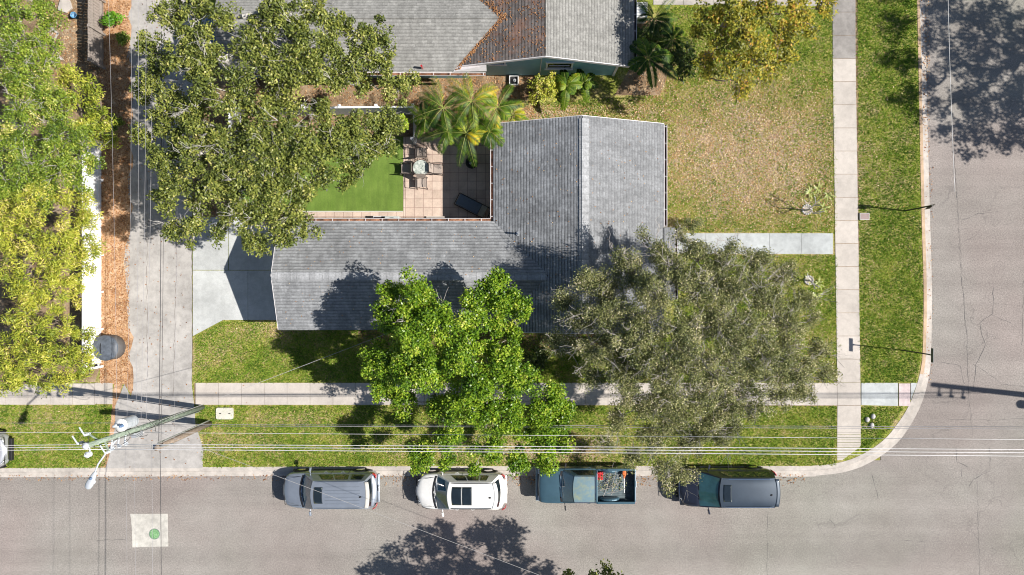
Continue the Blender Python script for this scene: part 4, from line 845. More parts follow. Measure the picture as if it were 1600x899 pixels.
def tree(name, label, cat, base, lobes, leaf, ramp_mat, bark_mat, dens=7., clump=.42, nl=26, flat=.6, up=.8, droop=0, fork=.35, trunk_r=.16, twigs=2, twig_r=.012, bare=0, shell=.55, group=None, vflat=.55, tint=(.5, .2), hl=None):
    b0 = P(*base); org = np.array([b0.x, b0.y, Z0]); ws = []
    L = []
    for l in lobes:
        px, py, r, h = (list(l) + [None] * 4)[:4]; h = h if h is not None else hl; c = P(px, py, h); L.append((c.x, c.y, h, r / PPM * (CAM_H - h) / CAM_H))
    L = np.array(L); hm = L[:, 2].mean()
    C, RC, LB = [], [], []
    for i, (x, y, z, r) in enumerate(L):
        k = max(3, int(dens * r * r)); q = unit(k); q[:, 2] = np.where(rng.random(k) < .8, np.abs(q[:, 2]), q[:, 2] * .6); rad = r * (shell + (1 - shell) * rng.random((k, 1))) * rng.uniform(.55, 1.08, (k, 1))
        q = q * rad; q[:, 2] *= vflat; C.append(q + [x, y, z - r * .3]); RC.append(rng.uniform(.6, 1.25, k) * clump); LB += [i] * k
    C = np.concatenate(C); RC = np.concatenate(RC); LB = np.array(LB)
    V, o = leaves_at(C, RC, nl, leaf[0], leaf[1], flat, up, droop)
    ct = np.repeat(rng.normal(0, .55, len(C)), nl); t = np.clip(tint[0] + tint[1] * (ct + rng.normal(0, .8, len(ct))) + .0, 0, 1)
    root = empty(name, tuple(org), label, cat, group); np_mesh('crown', V - org, 4, ramp_mat, root, t)
    # limbs: each lobe joins the nearest one already on the tree
    top = org + [0, 0, fork * hm]; lean = (L[:, :3].mean(0) - top); top = top + lean * [.12, .12, 0]
    nodes = [top]; par = {0: None}; order = np.argsort(np.linalg.norm(L[:, :2] - top[:2], axis=1)); plen = [0.]; cnt = [0]
    for i in order:
        tgt = L[i, :3] - [0, 0, L[i, 3] * .75]; cost = [np.linalg.norm(tgt - nd) + .45 * pl for nd, pl in zip(nodes, plen)]; j = int(np.argmin(cost))
        nodes.append(tgt); par[len(nodes) - 1] = j; plen.append(plen[j] + np.linalg.norm(tgt - nodes[j])); cnt.append(0)
        m = j
        while m is not None: cnt[m] += 1; m = par[m]
    A = np.array([nodes[par[i]] for i in range(1, len(nodes))]); Bn = np.array(nodes[1:]); pa = curve(A, Bn, 8, .05, .06)
    tot = max(1, cnt[0]); rad = lambda n_: trunk_r * (max(n_, .35) / tot) ** .58
    ra = np.array([[rad(cnt[i] + 1) * (1 - s) + rad(max(cnt[i], .4)) * s for s in np.linspace(0, 1, 8)] for i in range(1, len(nodes))])
    quads = [tubes_np(pa, ra, 6)]
    tr = curve(org[None], top[None], 7, .03); quads.append(tubes_np(tr, np.linspace(trunk_r * 1.5, trunk_r * 1.02, 7)[None], 9))
    # branches to the clumps, and twigs
    idx = {int(order[i - 1]): i for i in range(1, len(nodes))}; st = np.array([nodes[idx[int(l)]] for l in LB]); en = C - [0, 0, .05]
    mixp = rng.random((len(C), 1)) * .35; pstart = st * (1 - mixp) + np.array([nodes[par[idx[int(l)]]] for l in LB]) * mixp
    pb = curve(pstart, en, 6, .07, .05); quads.append(tubes_np(pb, np.linspace(.028, .009, 6)[None].repeat(len(C), 0) * (trunk_r / .16) ** .3, 4))
    if twigs:
        k = twigs; a = np.repeat(pb[:, 4], k, 0); e = a + unit(len(a)) * np.repeat(RC, k)[:, None] * [1.05, 1.05, .7]; e[:, 2] += .08; quads.append(tubes_np(curve(a, e, 4, .09), np.linspace(twig_r, twig_r * .45, 4)[None].repeat(len(a), 0), 3))
    if bare:
        s = rng.integers(0, len(C), bare); a = C[s] + [0, 0, -.1]; dirs = unit(bare); dirs[:, 2] = np.abs(dirs[:, 2]) * .6 + .25; m = a + dirs * rng.uniform(.5, .95, (bare, 1)); quads.append(tubes_np(curve(a, m, 5, .06), np.linspace(.015, .007, 5)[None].repeat(bare, 0), 3))
        a2 = np.repeat(a * .4 + m * .6, 3, 0); d2 = np.repeat(dirs, 3, 0) + unit(bare * 3) * .8; e2 = a2 + d2 * rng.uniform(.25, .6, (bare * 3, 1)); quads.append(tubes_np(curve(a2, e2, 4, .08), np.linspace(.009, .005, 4)[None].repeat(bare * 3, 0), 3))
    np_mesh('trunk', np.concatenate(quads) - org, 4, bark_mat, root, None)
    return root
BK_PALE = bark('pale_grey_bark', (.34, .31, .28), (.60, .57, .53)); BK_GREY = bark('grey_bark', (.24, .21, .19), (.50, .46, .42)); BK_BROWN = bark('brown_bark', (.12, .09, .07), (.28, .22, .17))
LF_OAK = leafmat('olive_oak_leaf', [(0, (.03, .045, .012)), (.3, (.10, .13, .026)), (.55, (.19, .22, .042)), (.8, (.33, .34, .07)), (1, (.56, .50, .19))], .14)
LF_BRIGHT = leafmat('bright_green_leaf', [(0, (.03, .075, .008)), (.28, (.085, .18, .014)), (.55, (.19, .315, .02)), (.8, (.37, .47, .04)), (1, (.62, .62, .12))], .26, .36)
LF_GREY = leafmat('grey_olive_leaf', [(0, (.035, .05, .014)), (.3, (.13, .15, .05)), (.6, (.26, .27, .10)), (.85, (.42, .39, .18)), (1, (.72, .62, .44))], .12)
LF_BAMB = leafmat('yellow_green_leaf', [(0, (.06, .10, .012)), (.3, (.22, .28, .03)), (.6, (.42, .44, .05)), (.85, (.62, .56, .10)), (1, (.78, .62, .26))], .2)
LF_MIX = leafmat('mid_green_leaf', [(0, (.03, .065, .01)), (.35, (.14, .22, .022)), (.65, (.25, .33, .035)), (.9, (.46, .47, .09)), (1, (.72, .60, .22))], .18)
LF_AUT = leafmat('autumn_leaf', [(0, (.05, .065, .015)), (.3, (.17, .19, .025)), (.55, (.36, .34, .04)), (.8, (.58, .46, .06)), (1, (.62, .30, .07))], .35)
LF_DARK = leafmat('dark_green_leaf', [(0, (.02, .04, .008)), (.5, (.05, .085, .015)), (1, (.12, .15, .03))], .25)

def sz(lst, dh=0): return [tuple(l[:3]) + ((l[3] if len(l) > 3 else 7.) + dh,) for l in lst]
# big oak over the driveway: two trunks, the neighbour's and the garden's
OAK_A = [(285, 60, 26, 7.6), (250, 95, 24, 6.8), (300, 160, 24, 7.2), (385, 80, 26, 8), (375, 145, 20, 7.6), (520, 125, 24, 6.8), (455, 110, 28, 7.6), (445, 20, 30, 8), (262, 22, 32, 7.2), (310, 50, 28, 7.8), (232, 70, 24, 6.6), (288, 95, 36, 8), (322, 130, 32, 8), (232, 125, 26, 6.6), (215, 150, 18, 6), (262, 155, 26, 7), (345, 20, 24, 8), (300, 5, 26, 7.6), (425, 18, 34, 8.2), (455, 60, 40, 8.2), (420, 95, 36, 8), (492, 20, 28, 7.4), (530, 38, 30, 7), (572, 62, 38, 7), (598, 100, 28, 6.6), (548, 100, 32, 7), (480, 110, 34, 7.6), (618, 138, 26, 6), (565, 128, 20, 6), (395, 55, 28, 8), (510, 75, 30, 7.4), (330, 85, 22, 8), (440, 140, 28, 7), (640, 120, 12, 5.6), (370, 115, 22, 8.2), (350, 165, 22, 8)]
OAK_B = [(415, 168, 24, 7.2), (455, 165, 22, 7), (380, 172, 18, 7.2), (362, 262, 24, 7.4), (372, 205, 18, 7.2), (325, 215, 22, 7.2), (360, 230, 26, 7.4), (410, 200, 24, 7.6), (355, 295, 26, 7.2), (420, 295, 28, 7.4), (455, 270, 28, 7.4), (490, 260, 28, 7), (480, 205, 28, 7.2), (450, 330, 26, 6.8), (300, 330, 22, 6.4), (535, 225, 30, 6.8), (430, 235, 28, 7.6), (280, 215, 24, 6.8), (385, 345, 24, 6.8), (302, 190, 34, 7.2), (245, 188, 28, 6.6), (222, 215, 20, 6), (255, 245, 30, 6.8), (300, 240, 32, 7.4), (340, 215, 22, 7.4), (275, 290, 34, 7), (325, 290, 32, 7.4), (345, 250, 28, 7.6), (250, 320, 22, 6.4), (262, 368, 22, 6), (298, 362, 24, 6.2), (335, 368, 16, 6), (395, 225, 30, 7.8), (385, 275, 32, 7.8), (428, 262, 34, 7.8), (470, 238, 34, 7.6), (515, 210, 36, 7.2), (500, 170, 24, 6.8), (560, 195, 36, 6.8), (604, 188, 30, 6.2), (590, 228, 32, 6), (550, 250, 28, 6.2), (508, 278, 20, 6), (540, 285, 12, 5.6), (415, 318, 36, 7.2), (458, 300, 30, 7), (468, 352, 24, 6.2), (430, 365, 28, 6.2), (395, 372, 22, 6), (412, 392, 12, 5.4), (370, 320, 26, 7.2), (350, 340, 18, 6.6), (448, 200, 26, 7.6)]
ko = dict(leaf=(.125, .072), ramp_mat=LF_OAK, bark_mat=BK_PALE, dens=22, clump=.34, nl=115, up=.25, flat=.75, fork=.3, trunk_r=.25, twigs=2, twig_r=.012, bare=60, vflat=.6)
tree('oak_tree', 'olive green oak with pale bare limbs overhanging the teal house roof and the blue car', 'tree', (378, 120), OAK_A, group='oaks over the driveway', **ko)
tree('oak_tree', 'olive green oak with pale limbs covering the garden beside the artificial turf', 'tree', (395, 245), OAK_B, group='oaks over the driveway', **ko)
# bright green street tree
BR = [(742, 505, 24, 6.4), (738, 540, 24, 6.6), (765, 545, 18, 6), (590, 595, 22, 4.8), (880, 640, 20, 4.8), (635, 560, 34, 6.2), (650, 465, 40, 6.6), (612, 500, 34, 6.2), (690, 505, 40, 7), (645, 525, 44, 7), (602, 570, 40, 5.6), (655, 585, 48, 6.6), (632, 625, 26, 4.4), (600, 610, 22, 4.0), (715, 560, 40, 7), (775, 452, 40, 6.2), (735, 470, 20, 6), (812, 480, 28, 6), (770, 500, 26, 6.2), (800, 525, 18, 5.5), (785, 570, 34, 6.8), (750, 600, 38, 6.8), (808, 595, 34, 6.6), (850, 620, 32, 5.6), (872, 655, 26, 4.8), (725, 635, 40, 6.2), (785, 650, 42, 6.2), (690, 640, 30, 5.4), (840, 680, 36, 5.4), (700, 685, 28, 4.8), (660, 705, 28, 4.2), (652, 733, 11, 3.6), (760, 700, 30, 4.8), (812, 722, 24, 4.2), (855, 722, 22, 4.2), (880, 700, 16, 4.6), (612, 455, 24, 5.8), (583, 545, 18, 5.2), (742, 735, 8, 3.4), (700, 722, 14, 3.8)]
tree('leafy_tree', 'dense bright green tree between the grey shingle roof and the white SUV', 'tree', (752, 590), BR, (.115, .07), LF_BRIGHT, BK_GREY, up=.35, flat=.75, dens=24, clump=.34, nl=165, trunk_r=.15, twigs=1, vflat=.8, tint=(.5, .2), bare=10)
# grey olive oak
GO = [(955, 455, 34, 7), (1055, 425, 38, 7.6), (1115, 435, 38, 7.6), (1165, 440, 36, 7.4), (1000, 500, 40, 8), (1110, 500, 44, 8.2), (1170, 510, 42, 8), (965, 570, 36, 7.2), (1025, 565, 44, 8), (1085, 560, 46, 8.2), (1160, 570, 40, 7.6), (1225, 560, 36, 7), (1220, 490, 34, 7), (1150, 620, 34, 6.6), (1095, 620, 38, 6.8), (1040, 615, 36, 6.8), (1050, 665, 32, 6), (1105, 665, 34, 6), (1260, 610, 26, 5.8), (1275, 500, 16, 6), (1215, 590, 30, 6.6), (985, 620, 26, 6.4), (925, 442, 34, 7), (880, 470, 24, 6.4), (985, 425, 38, 7.2), (1040, 395, 34, 7), (1090, 395, 34, 7), (1135, 405, 34, 7.2), (1185, 405, 32, 7), (1228, 430, 30, 6.6), (1250, 470, 28, 6.4), (905, 500, 34, 7), (955, 490, 42, 7.8), (1025, 460, 46, 8.2), (1085, 455, 46, 8.2), (1145, 460, 42, 8), (1200, 470, 38, 7.4), (1240, 515, 36, 7), (1280, 545, 26, 6), (1290, 585, 22, 5.4), (880, 540, 28, 6.4), (935, 545, 40, 7.6), (1000, 530, 48, 8.4), (1070, 525, 50, 8.6), (1140, 530, 48, 8.4), (1200, 545, 42, 7.8), (1250, 580, 36, 6.6), (920, 590, 26, 6.4), (985, 590, 40, 7.4), (1050, 590, 46, 8), (1120, 590, 44, 7.8), (1180, 600, 38, 7), (1225, 622, 28, 6), (1010, 640, 34, 6.4), (1065, 640, 34, 6.6), (1130, 640, 36, 6.4), (1180, 645, 28, 6), (965, 660, 28, 5.8), (1020, 690, 34, 5.6), (1080, 690, 36, 5.6), (1130, 685, 26, 5.6), (990, 715, 22, 4.8), (1040, 735, 24, 4.6), (1070, 745, 22, 4.4), (1045, 765, 10, 4), (950, 700, 20, 5), (1150, 665, 22, 5.6), (1010, 370, 14, 6.4), (1065, 372, 16, 6.4)]
tree('oak_tree', 'wide grey green oak with thin twiggy foliage over the house corner and the pavement', 'tree', (1075, 560), GO, (.085, .04), LF_GREY, BK_GREY, dens=24, clump=.36, nl=165, up=.15, flat=.75, trunk_r=.16, twigs=4, twig_r=.009, bare=380, shell=.35, vflat=.6, tint=(.5, .24))
# left-hand thicket
kl = dict(group='dense trees along the left edge')
tree('bamboo_thicket', 'feathery yellow green thicket bulging over the middle of the white fence', 'tree', (60, 390), [(40, 330, 44, 5.4), (112, 325, 36, 5), (132, 345, 24, 4.4), (138, 392, 22, 4), (10, 370, 44, 5.4), (70, 385, 50, 5.8), (120, 370, 32, 4.6), (30, 435, 44, 5), (85, 440, 36, 4.8), (125, 415, 26, 4.2), (118, 465, 20, 3.6), (60, 470, 26, 4.4), (0, 310, 36, 5), (60, 300, 30, 5), (115, 445, 18, 3.6), (45, 470, 20, 4)], (.20, .042), LF_BAMB, BK_BROWN, dens=13, clump=.36, nl=110, up=.3, droop=.5, trunk_r=.12, twigs=2, vflat=.8, tint=(.58, .2), **kl)
tree('bamboo_thicket', 'feathery yellow green thicket beside the domed cover and the pavement', 'tree', (55, 560), [(30, 510, 38, 5), (85, 505, 36, 5), (10, 560, 42, 5), (65, 560, 46, 5.4), (115, 555, 34, 4.6), (130, 590, 20, 3.6), (90, 595, 28, 4), (30, 598, 30, 4), (125, 520, 22, 4), (60, 605, 14, 3.2), (0, 610, 14, 3.2), (135, 565, 14, 3.6), (50, 480, 20, 4.4)], (.19, .042), LF_BAMB, BK_BROWN, dens=13, clump=.36, nl=110, up=.3, droop=.5, trunk_r=.12, twigs=2, vflat=.8, tint=(.5, .2), **kl)
tree('leafy_tree', 'mid green twiggy tree between the board fence and the yellow green thicket', 'tree', (55, 190), [(20, 120, 40, 5.6), (75, 150, 40, 5.8), (30, 185, 44, 6), (90, 205, 42, 6), (40, 245, 44, 5.8), (105, 250, 34, 5.4), (10, 290, 32, 5.4), (65, 285, 32, 5), (0, 225, 36, 5.8), (122, 290, 22, 4.4), (60, 110, 26, 5), (128, 225, 26, 5), (138, 258, 20, 4.6), (90, 255, 30, 5.4), (50, 300, 34, 5)], (.11, .05), LF_MIX, BK_GREY, dens=18, clump=.36, nl=140, up=.5, trunk_r=.13, twigs=1, bare=60, vflat=.7, tint=(.5, .22), **kl)
tree('leafy_tree', 'mid green tree in the top left corner of the block', 'tree', (20, 20), [(15, 15, 38, 5.4), (55, 20, 26, 5), (20, 65, 38, 5.6), (65, 70, 28, 5), (0, -20, 36, 5.4), (50, -20, 30, 5), (78, 45, 26, 4.8), (40, 95, 34, 5.4), (88, 88, 22, 4.6)], (.11, .055), LF_MIX, BK_GREY, dens=17, clump=.36, nl=110, up=.5, trunk_r=.12, twigs=1, bare=15, vflat=.7, tint=(.5, .2), **kl)
tree('bamboo_thicket', 'bright yellow green thicket at the lower end of the board fence', 'tree', (135, 160), [(105, 115, 24, 4.4), (135, 125, 26, 4.6), (145, 160, 28, 4.8), (110, 160, 28, 5), (160, 195, 24, 4.2), (125, 195, 28, 4.8), (175, 215, 14, 3.6), (150, 225, 16, 3.8), (95, 120, 18, 4)], (.17, .05), LF_BAMB, BK_BROWN, dens=13, clump=.33, nl=90, up=.4, droop=.35, trunk_r=.10, twigs=2, vflat=.8, tint=(.5, .2), **kl)
# autumn tree
AU = [(1110, 22, 28, 6.2), (1150, 12, 34, 6.8), (1200, 15, 32, 6.8), (1250, 10, 30, 6.4), (1292, 6, 20, 5.8), (1130, 60, 26, 6.4), (1175, 55, 36, 7), (1225, 55, 32, 6.6), (1262, 45, 20, 5.8), (1100, 95, 20, 5.6), (1145, 100, 26, 6.2), (1190, 95, 28, 6.4), (1232, 92, 22, 6), (1165, 125, 18, 5.4), (1112, 120, 14, 5), (1205, 122, 12, 5), (1155, 145, 8, 4.8), (1090, 50, 16, 5.6), (1200, -30, 36, 7), (1140, -30, 34, 6.6), (1260, -30, 30, 6.4)]
tree('autumn_tree', 'open crowned tree with yellow and orange leaves beside the upper pavement', 'tree', (1092, 100), AU, (.13, .08), LF_AUT, BK_BROWN, dens=20, clump=.36, nl=62, trunk_r=.12, twigs=3, vflat=.7, tint=(.5, .24), bare=20)
# trees standing outside the picture whose shade falls inside it
def gl(lst, h): return [((gx + 31.3 * hh - 800) * CAM_H / (CAM_H - hh) + 800, (gy + 3.5 * hh - 449.5) * CAM_H / (CAM_H - hh) + 449.5, r * 1.22, hh) for gx, gy, r, hh in lst]
TB = gl([(600, 875, 34, 6.5), (650, 845, 32, 6.8), (685, 835, 30, 7), (640, 890, 40, 7), (700, 880, 40, 7.4), (740, 835, 26, 7), (780, 840, 34, 7), (800, 875, 34, 6.8), (838, 895, 28, 6.4), (760, 890, 36, 7), (600, 910, 36, 6.5), (680, 930, 44, 7.4), (760, 935, 44, 7.4), (570, 890, 16, 6.2), (840, 930, 36, 6.8)], 7)
TB += [(948, 893, 13, 4.4), (885, 899, 10, 4.2), (960, 905, 14, 4.6), (925, 915, 16, 4.8), (900, 915, 14, 4.6)]
tree('leafy_tree', 'leafy tree across the street whose low branch tips reach the lower edge', 'tree', (1000, 1040), TB, (.15, .08), LF_OAK, BK_GREY, dens=17, clump=.36, nl=60, trunk_r=.16, twigs=2, vflat=.6)
TR_ = gl([(1385, 40, 30, 8), (1400, 95, 34, 8.2), (1400, 150, 26, 7.4), (1420, 180, 16, 7), (1480, 25, 44, 9), (1545, 20, 44, 9), (1600, 40, 44, 9), (1475, 95, 34, 8.6), (1560, 85, 40, 9), (1500, 140, 38, 8.4), (1565, 150, 40, 8.6), (1610, 130, 44, 8.8), (1480, 200, 30, 7.8), (1530, 215, 30, 7.6), (1580, 210, 34, 7.8), (1620, 215, 34, 8), (1500, 235, 16, 7), (1440, 5, 28, 8.4), (1450, 60, 34, 8.6), (1445, 130, 26, 8.2), (1520, 60, 40, 9), (1530, 110, 38, 8.8), (1520, 175, 34, 8.2), (1575, 180, 36, 8.2), (1460, 165, 24, 8), (1590, 80, 40, 9), (1385, -20, 34, 8), (1460, -40, 44, 9), (1560, -50, 44, 9)], 8)
tree('leafy_tree', 'tall leafy tree beyond the right hand street whose dappled shade covers its upper end', 'tree', (1840, 110), TR_, (.15, .08), LF_OAK, BK_GREY, dens=13, clump=.40, nl=58, trunk_r=.2, twigs=2, vflat=.6)
# shrubs
def shrub(label, c, r, h, m, leaf, nl=40, dens=26, cl=.22, name='shrub', tint=(.5, .22), group=None):
    return tree(name, label, 'shrub', c, [(c[0] + math.cos(a) * r * .45, c[1] + math.sin(a) * r * .45, r * .62, h) for a in (0, 1.3, 2.5, 3.8, 5.0)] + [(c[0], c[1], r * .6, h * 1.15)], leaf, m, BK_BROWN, dens=dens, clump=cl, nl=nl, trunk_r=.04, twigs=1, vflat=1.0, tint=tint, fork=.15, group=group)
shrub('round yellow green shrub against the teal gable wall', (851, 136), 27, 1.5, LF_BAMB, (.10, .06), tint=(.62, .22))
shrub('vivid lime green bush at the top of the mulch strip', (172, 30), 13, .9, leafmat('lime_leaf', [(0, (.06, .18, .01)), (1, (.22, .45, .03))], .35), (.13, .08), dens=18)
shrub('bright lime green bush beside the garden fence corner', (628, 190), 15, 3.0, LF_BRIGHT, (.13, .08), dens=18, tint=(.75, .15))
shrub('small green shrub by the porch step and pale house walk', (1085, 352), 18, .9, LF_GREY, (.08, .045), tint=(.4, .2))
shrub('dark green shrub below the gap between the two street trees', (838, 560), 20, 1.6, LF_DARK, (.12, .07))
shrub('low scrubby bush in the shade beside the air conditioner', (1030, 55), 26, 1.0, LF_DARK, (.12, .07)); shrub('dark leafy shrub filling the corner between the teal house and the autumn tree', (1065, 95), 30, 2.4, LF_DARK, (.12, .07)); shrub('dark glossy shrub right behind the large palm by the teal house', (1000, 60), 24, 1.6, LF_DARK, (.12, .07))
shrub('low weedy bush between the board fence and the mulch strip', (192, 60), 10, .7, LF_MIX, (.1, .06))
shrub('small weed patch on the mulch beside the oak shade', (178, 195), 14, .6, LF_MIX, (.1, .06))

# palms: a crown of arching fronds with leaflets
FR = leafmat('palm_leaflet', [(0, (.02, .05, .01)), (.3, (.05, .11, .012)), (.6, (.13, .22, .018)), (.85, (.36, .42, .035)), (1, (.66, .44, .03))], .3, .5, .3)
def palm(label, c, h, n, ln, spread=1.0, tint=.5, leafl=.42, width=.033, name='palm', group=None, wide=False, gold=(), trunk=True, seed=1):
    q = P(c[0], c[1], h); org = np.array([q.x, q.y, Z0]); root = empty(name, tuple(org), label, 'palm' if name == 'palm' else 'plant', group); r = np.random.default_rng(seed)
    if trunk:
        b = MB(); b.tube([(0, 0, 0), (r.uniform(-.1, .1), r.uniform(-.1, .1), h * .5), (0, 0, h - Z0 - .1)], [.09, .07, .055], 8); b.build('trunk', BK_BROWN, root)
    for i in range(n):
        a = 2 * math.pi * (i * .381966 if n > 6 else i / n) + r.uniform(-.25, .25); el = r.uniform(.15, 1.0); L = ln * r.uniform(.8, 1.12) * (1.0 if el < .8 else .8)
        t = np.linspace(0, 1, 16); hor = L * spread * (t * math.cos(el) + .12 * t * t); zz = L * (t * math.sin(el) * 1.0 - (.55 + .35 * math.sin(el)) * t ** 2.1)
        pts = np.stack([np.cos(a) * hor, np.sin(a) * hor, zz + h - Z0 - .05], 1); side = np.array([-math.sin(a), math.cos(a), 0.]); V = []
        m = 34 if not wide else 44; tt = np.linspace(.12, .99, m)
        for s in (-1, 1):
            for u in tt:
                p = np.array([np.interp(u, t, pts[:, k]) for k in range(3)]); p2 = np.array([np.interp(min(1, u + .04), t, pts[:, k]) for k in range(3)]); f = p2 - p; f /= np.linalg.norm(f) + 1e-6
                ll = leafl * .85 * (math.sin(math.pi * (.12 + .83 * u)) ** .6) * r.uniform(.85, 1.1); d = side * s * (.85 if not wide else .95) + f * (.75 if not wide else .3) + np.array([0, 0, .22]); d /= np.linalg.norm(d); w = f * width * (1 if not wide else 1.5)
                e = p + d * ll; e[2] -= ll * .5; mid = p + d * ll * .5
                V.append([p - w * .3, mid - w * .5, e, mid + w * .5])
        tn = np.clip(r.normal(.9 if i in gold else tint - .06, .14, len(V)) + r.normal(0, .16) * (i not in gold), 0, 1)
        fo = np_mesh('frond', np.array(V), 4, FR, root, tn)
        pp = tubes_np(pts[None], np.linspace(.022, .006, 16)[None], 4); np_mesh('stem', pp, 4, M_STEM, fo)
    return root
M_STEM = plain('palm_stem', (.24, .27, .06), .5)
pg = 'palms behind the patio'
palm('tall palm with long arching fronds at the left of the patio group', (692, 168), 3.4, 10, 1.55, tint=.5, group=pg, seed=2)
palm('full green palm at the middle top of the patio group', (737, 158), 3.6, 10, 1.5, tint=.58, group=pg, seed=3)
palm('palm with yellowing fronds beside the ridge end of the grey roof', (778, 168), 3.2, 10, 1.35, tint=.6, group=pg, gold=(2, 6), seed=4)
palm('low dark palm directly above the patio chairs', (700, 205), 2.8, 9, 1.25, tint=.42, group=pg, seed=5)
palm('palm with one golden drooping frond over the shaded patio', (728, 208), 3.0, 9, 1.4, tint=.55, group=pg, gold=(0, 5), seed=6)
palm('short palm leaning against the white gutter of the grey roof', (765, 205), 2.9, 9, 1.15, tint=.5, group=pg, seed=7)
palm('small palm at the leftmost corner of the patio group', (665, 185), 2.6, 8, 1.1, tint=.42, group=pg, seed=8)
palm('small palm with orange tinged fronds at the right end of the group', (800, 180), 2.2, 7, .95, tint=.62, group=pg, gold=(3,), seed=9)
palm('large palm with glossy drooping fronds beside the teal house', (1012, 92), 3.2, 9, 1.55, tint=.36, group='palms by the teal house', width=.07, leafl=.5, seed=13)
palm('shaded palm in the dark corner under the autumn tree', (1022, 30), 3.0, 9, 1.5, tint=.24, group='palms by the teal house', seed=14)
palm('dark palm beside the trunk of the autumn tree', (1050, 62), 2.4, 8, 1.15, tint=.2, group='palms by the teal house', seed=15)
palm('broad leaved green plant under the teal gable window', (885, 135), 1.6, 7, .95, tint=.62, name='broadleaf_plant', group='broad plants by the gable', wide=True, leafl=.30, width=.10, seed=21, trunk=False)
palm('broad leaved green plant right of the gable window', (912, 130), 1.5, 7, .85, tint=.55, name='broadleaf_plant', group='broad plants by the gable', wide=True, leafl=.28, width=.10, seed=22, trunk=False)
# little bare plumerias in stone rings on the front lawn
def plumeria(c, label, seed, sc=1.0):
    q = P(*c); root = empty('plumeria', (q.x, q.y, Z0), label, 'small tree', 'young plumerias in stone rings'); r = random.Random(seed); b = MB(); tips = []
    def br(p, d, L, w, k):
        e = p + d * L; b.tube([p, p.lerp(e, .5) + Vector((r.uniform(-.02, .02), r.uniform(-.02, .02), 0)), e], [w, w * .85, w * .75], 6)
        if k == 0: tips.append(e); return
        for i in range(2 if k < 3 else 3):
            nd = (d + Vector((r.uniform(-.9, .9), r.uniform(-.9, .9), r.uniform(-.1, .3)))).normalized(); br(e, nd, L * .78, w * .72, k - 1)
    br(Vector((0, 0, 0)), Vector((.02, 0, 1)), .55 * sc, .05, 3); b.build('trunk', BK_PALE, root)
    V, T = [], []
    for e in tips:
        for j in range(2):
            a = r.uniform(0, 6.28); d = .6 * Vector((math.cos(a), math.sin(a), r.uniform(-.3, .5))); s = Vector((-d.y, d.x, 0)) * .035; V.append([list(e), list(e + d * .10 + s), list(e + d * .22), list(e + d * .10 - s)]); T.append(r.uniform(.2, .6))
    np_mesh('leaf_tufts', np.array(V), 4, LF_BAMB, root, np.array(T)); return root
def ring(c, label, rr=.24):
    q = P(*c); t = empty('stone_ring', (q.x, q.y, Z0), label, 'stone ring', 'stone rings on the front lawn'); r = random.Random(c[0])
    for i in range(14): a = i * 2 * math.pi / 14; b = MB(); b.lathe((rr * math.cos(a), rr * math.sin(a), .0), [(.03, .0), (.052, .03), (.045, .07), (.015, .09)], 7, sx=r.uniform(.8, 1.2), sy=r.uniform(.8, 1.2)); b.build('stone', M_STONE, t, smooth=True)
    b = MB(); b.lathe((0, 0, 0), [(rr - .03, 0), (rr - .03, .035), (0, .04)], 16); b.build('gravel', plain('pale_gravel', (.42, .37, .34), .9, var=.5, scale=40), t)
M_STONE = plain('white_stone', (.50, .47, .46), .8, var=.2, scale=9)
plumeria((1257, 329), 'young bare branched tree in the upper stone ring on the brown lawn', 4, 1.15); ring((1259, 328), 'small white stone ring on the brown lawn above the house walk')
plumeria((1260, 439), 'young bare branched tree in the lower stone ring below the house walk', 8, .7); ring((1262, 438), 'small white stone ring on the green lawn below the house walk', .21)
def strap(c, label, seed, n=9, L=.42):
    q = P(*c); root = empty('lily_plant', (q.x, q.y, Z0), label, 'plant', 'strappy plants on the front lawn'); r = random.Random(seed); b = MB()
    for i in range(n):
        a = r.uniform(0, 6.28); l = L * r.uniform(.6, 1.1); d = Vector((math.cos(a), math.sin(a), 0)); s = Vector((-d.y, d.x, 0)); pts = [d * l * t + Vector((0, 0, .02 + l * (1.1 * t - 1.0 * t * t))) for t in (0, .3, .6, 1)]; ws_ = [.02, .03, .024, .002]
        b.add([p + s * w_ for p, w_ in zip(pts, ws_)] + [p - s * w_ for p, w_ in zip(pts, ws_)], [(0, 1, 5, 4), (1, 2, 6, 5), (2, 3, 7, 6)])
    b.build('leaf_blades', M_STRAP, root)
M_STRAP = plain('pale_strap_leaf', (.36, .40, .12), .5, var=.3)
for c, l, s in (((1276, 295), 'pale strappy plant on the upper right of the brown lawn', 1), ((1291, 305), 'pale strappy plant nearest the pavement on the brown lawn', 2), ((1284, 325), 'pale strappy plant right of the upper stone ring', 3), ((1276, 443), 'pale strappy plant right of the lower stone ring', 4), ((1273, 460), 'pale strappy plant below the lower stone ring', 5), ((1263, 302), 'pale strappy plant just above the upper stone ring', 6)):
    strap(c, l, s)
for i, (c, l) in enumerate((((1353, 655), 'left one of three pale round stones in the corner grass'), ((1362, 650), 'upper one of three pale round stones in the corner grass'), ((1360, 664), 'lower one of three pale round stones in the corner grass'))):
    q = P(*c); b = MB((q.x, q.y, Z0)); b.lathe((q.x, q.y, Z0), [(.09, 0), (.13, .04), (.10, .10), (.03, .13)], 9, sy=1.15); o = b.build('stone', M_STONE, None, smooth=True); o.location = (q.x, q.y, Z0); tag(o, l, 'stone', 'pale stones in the corner grass')

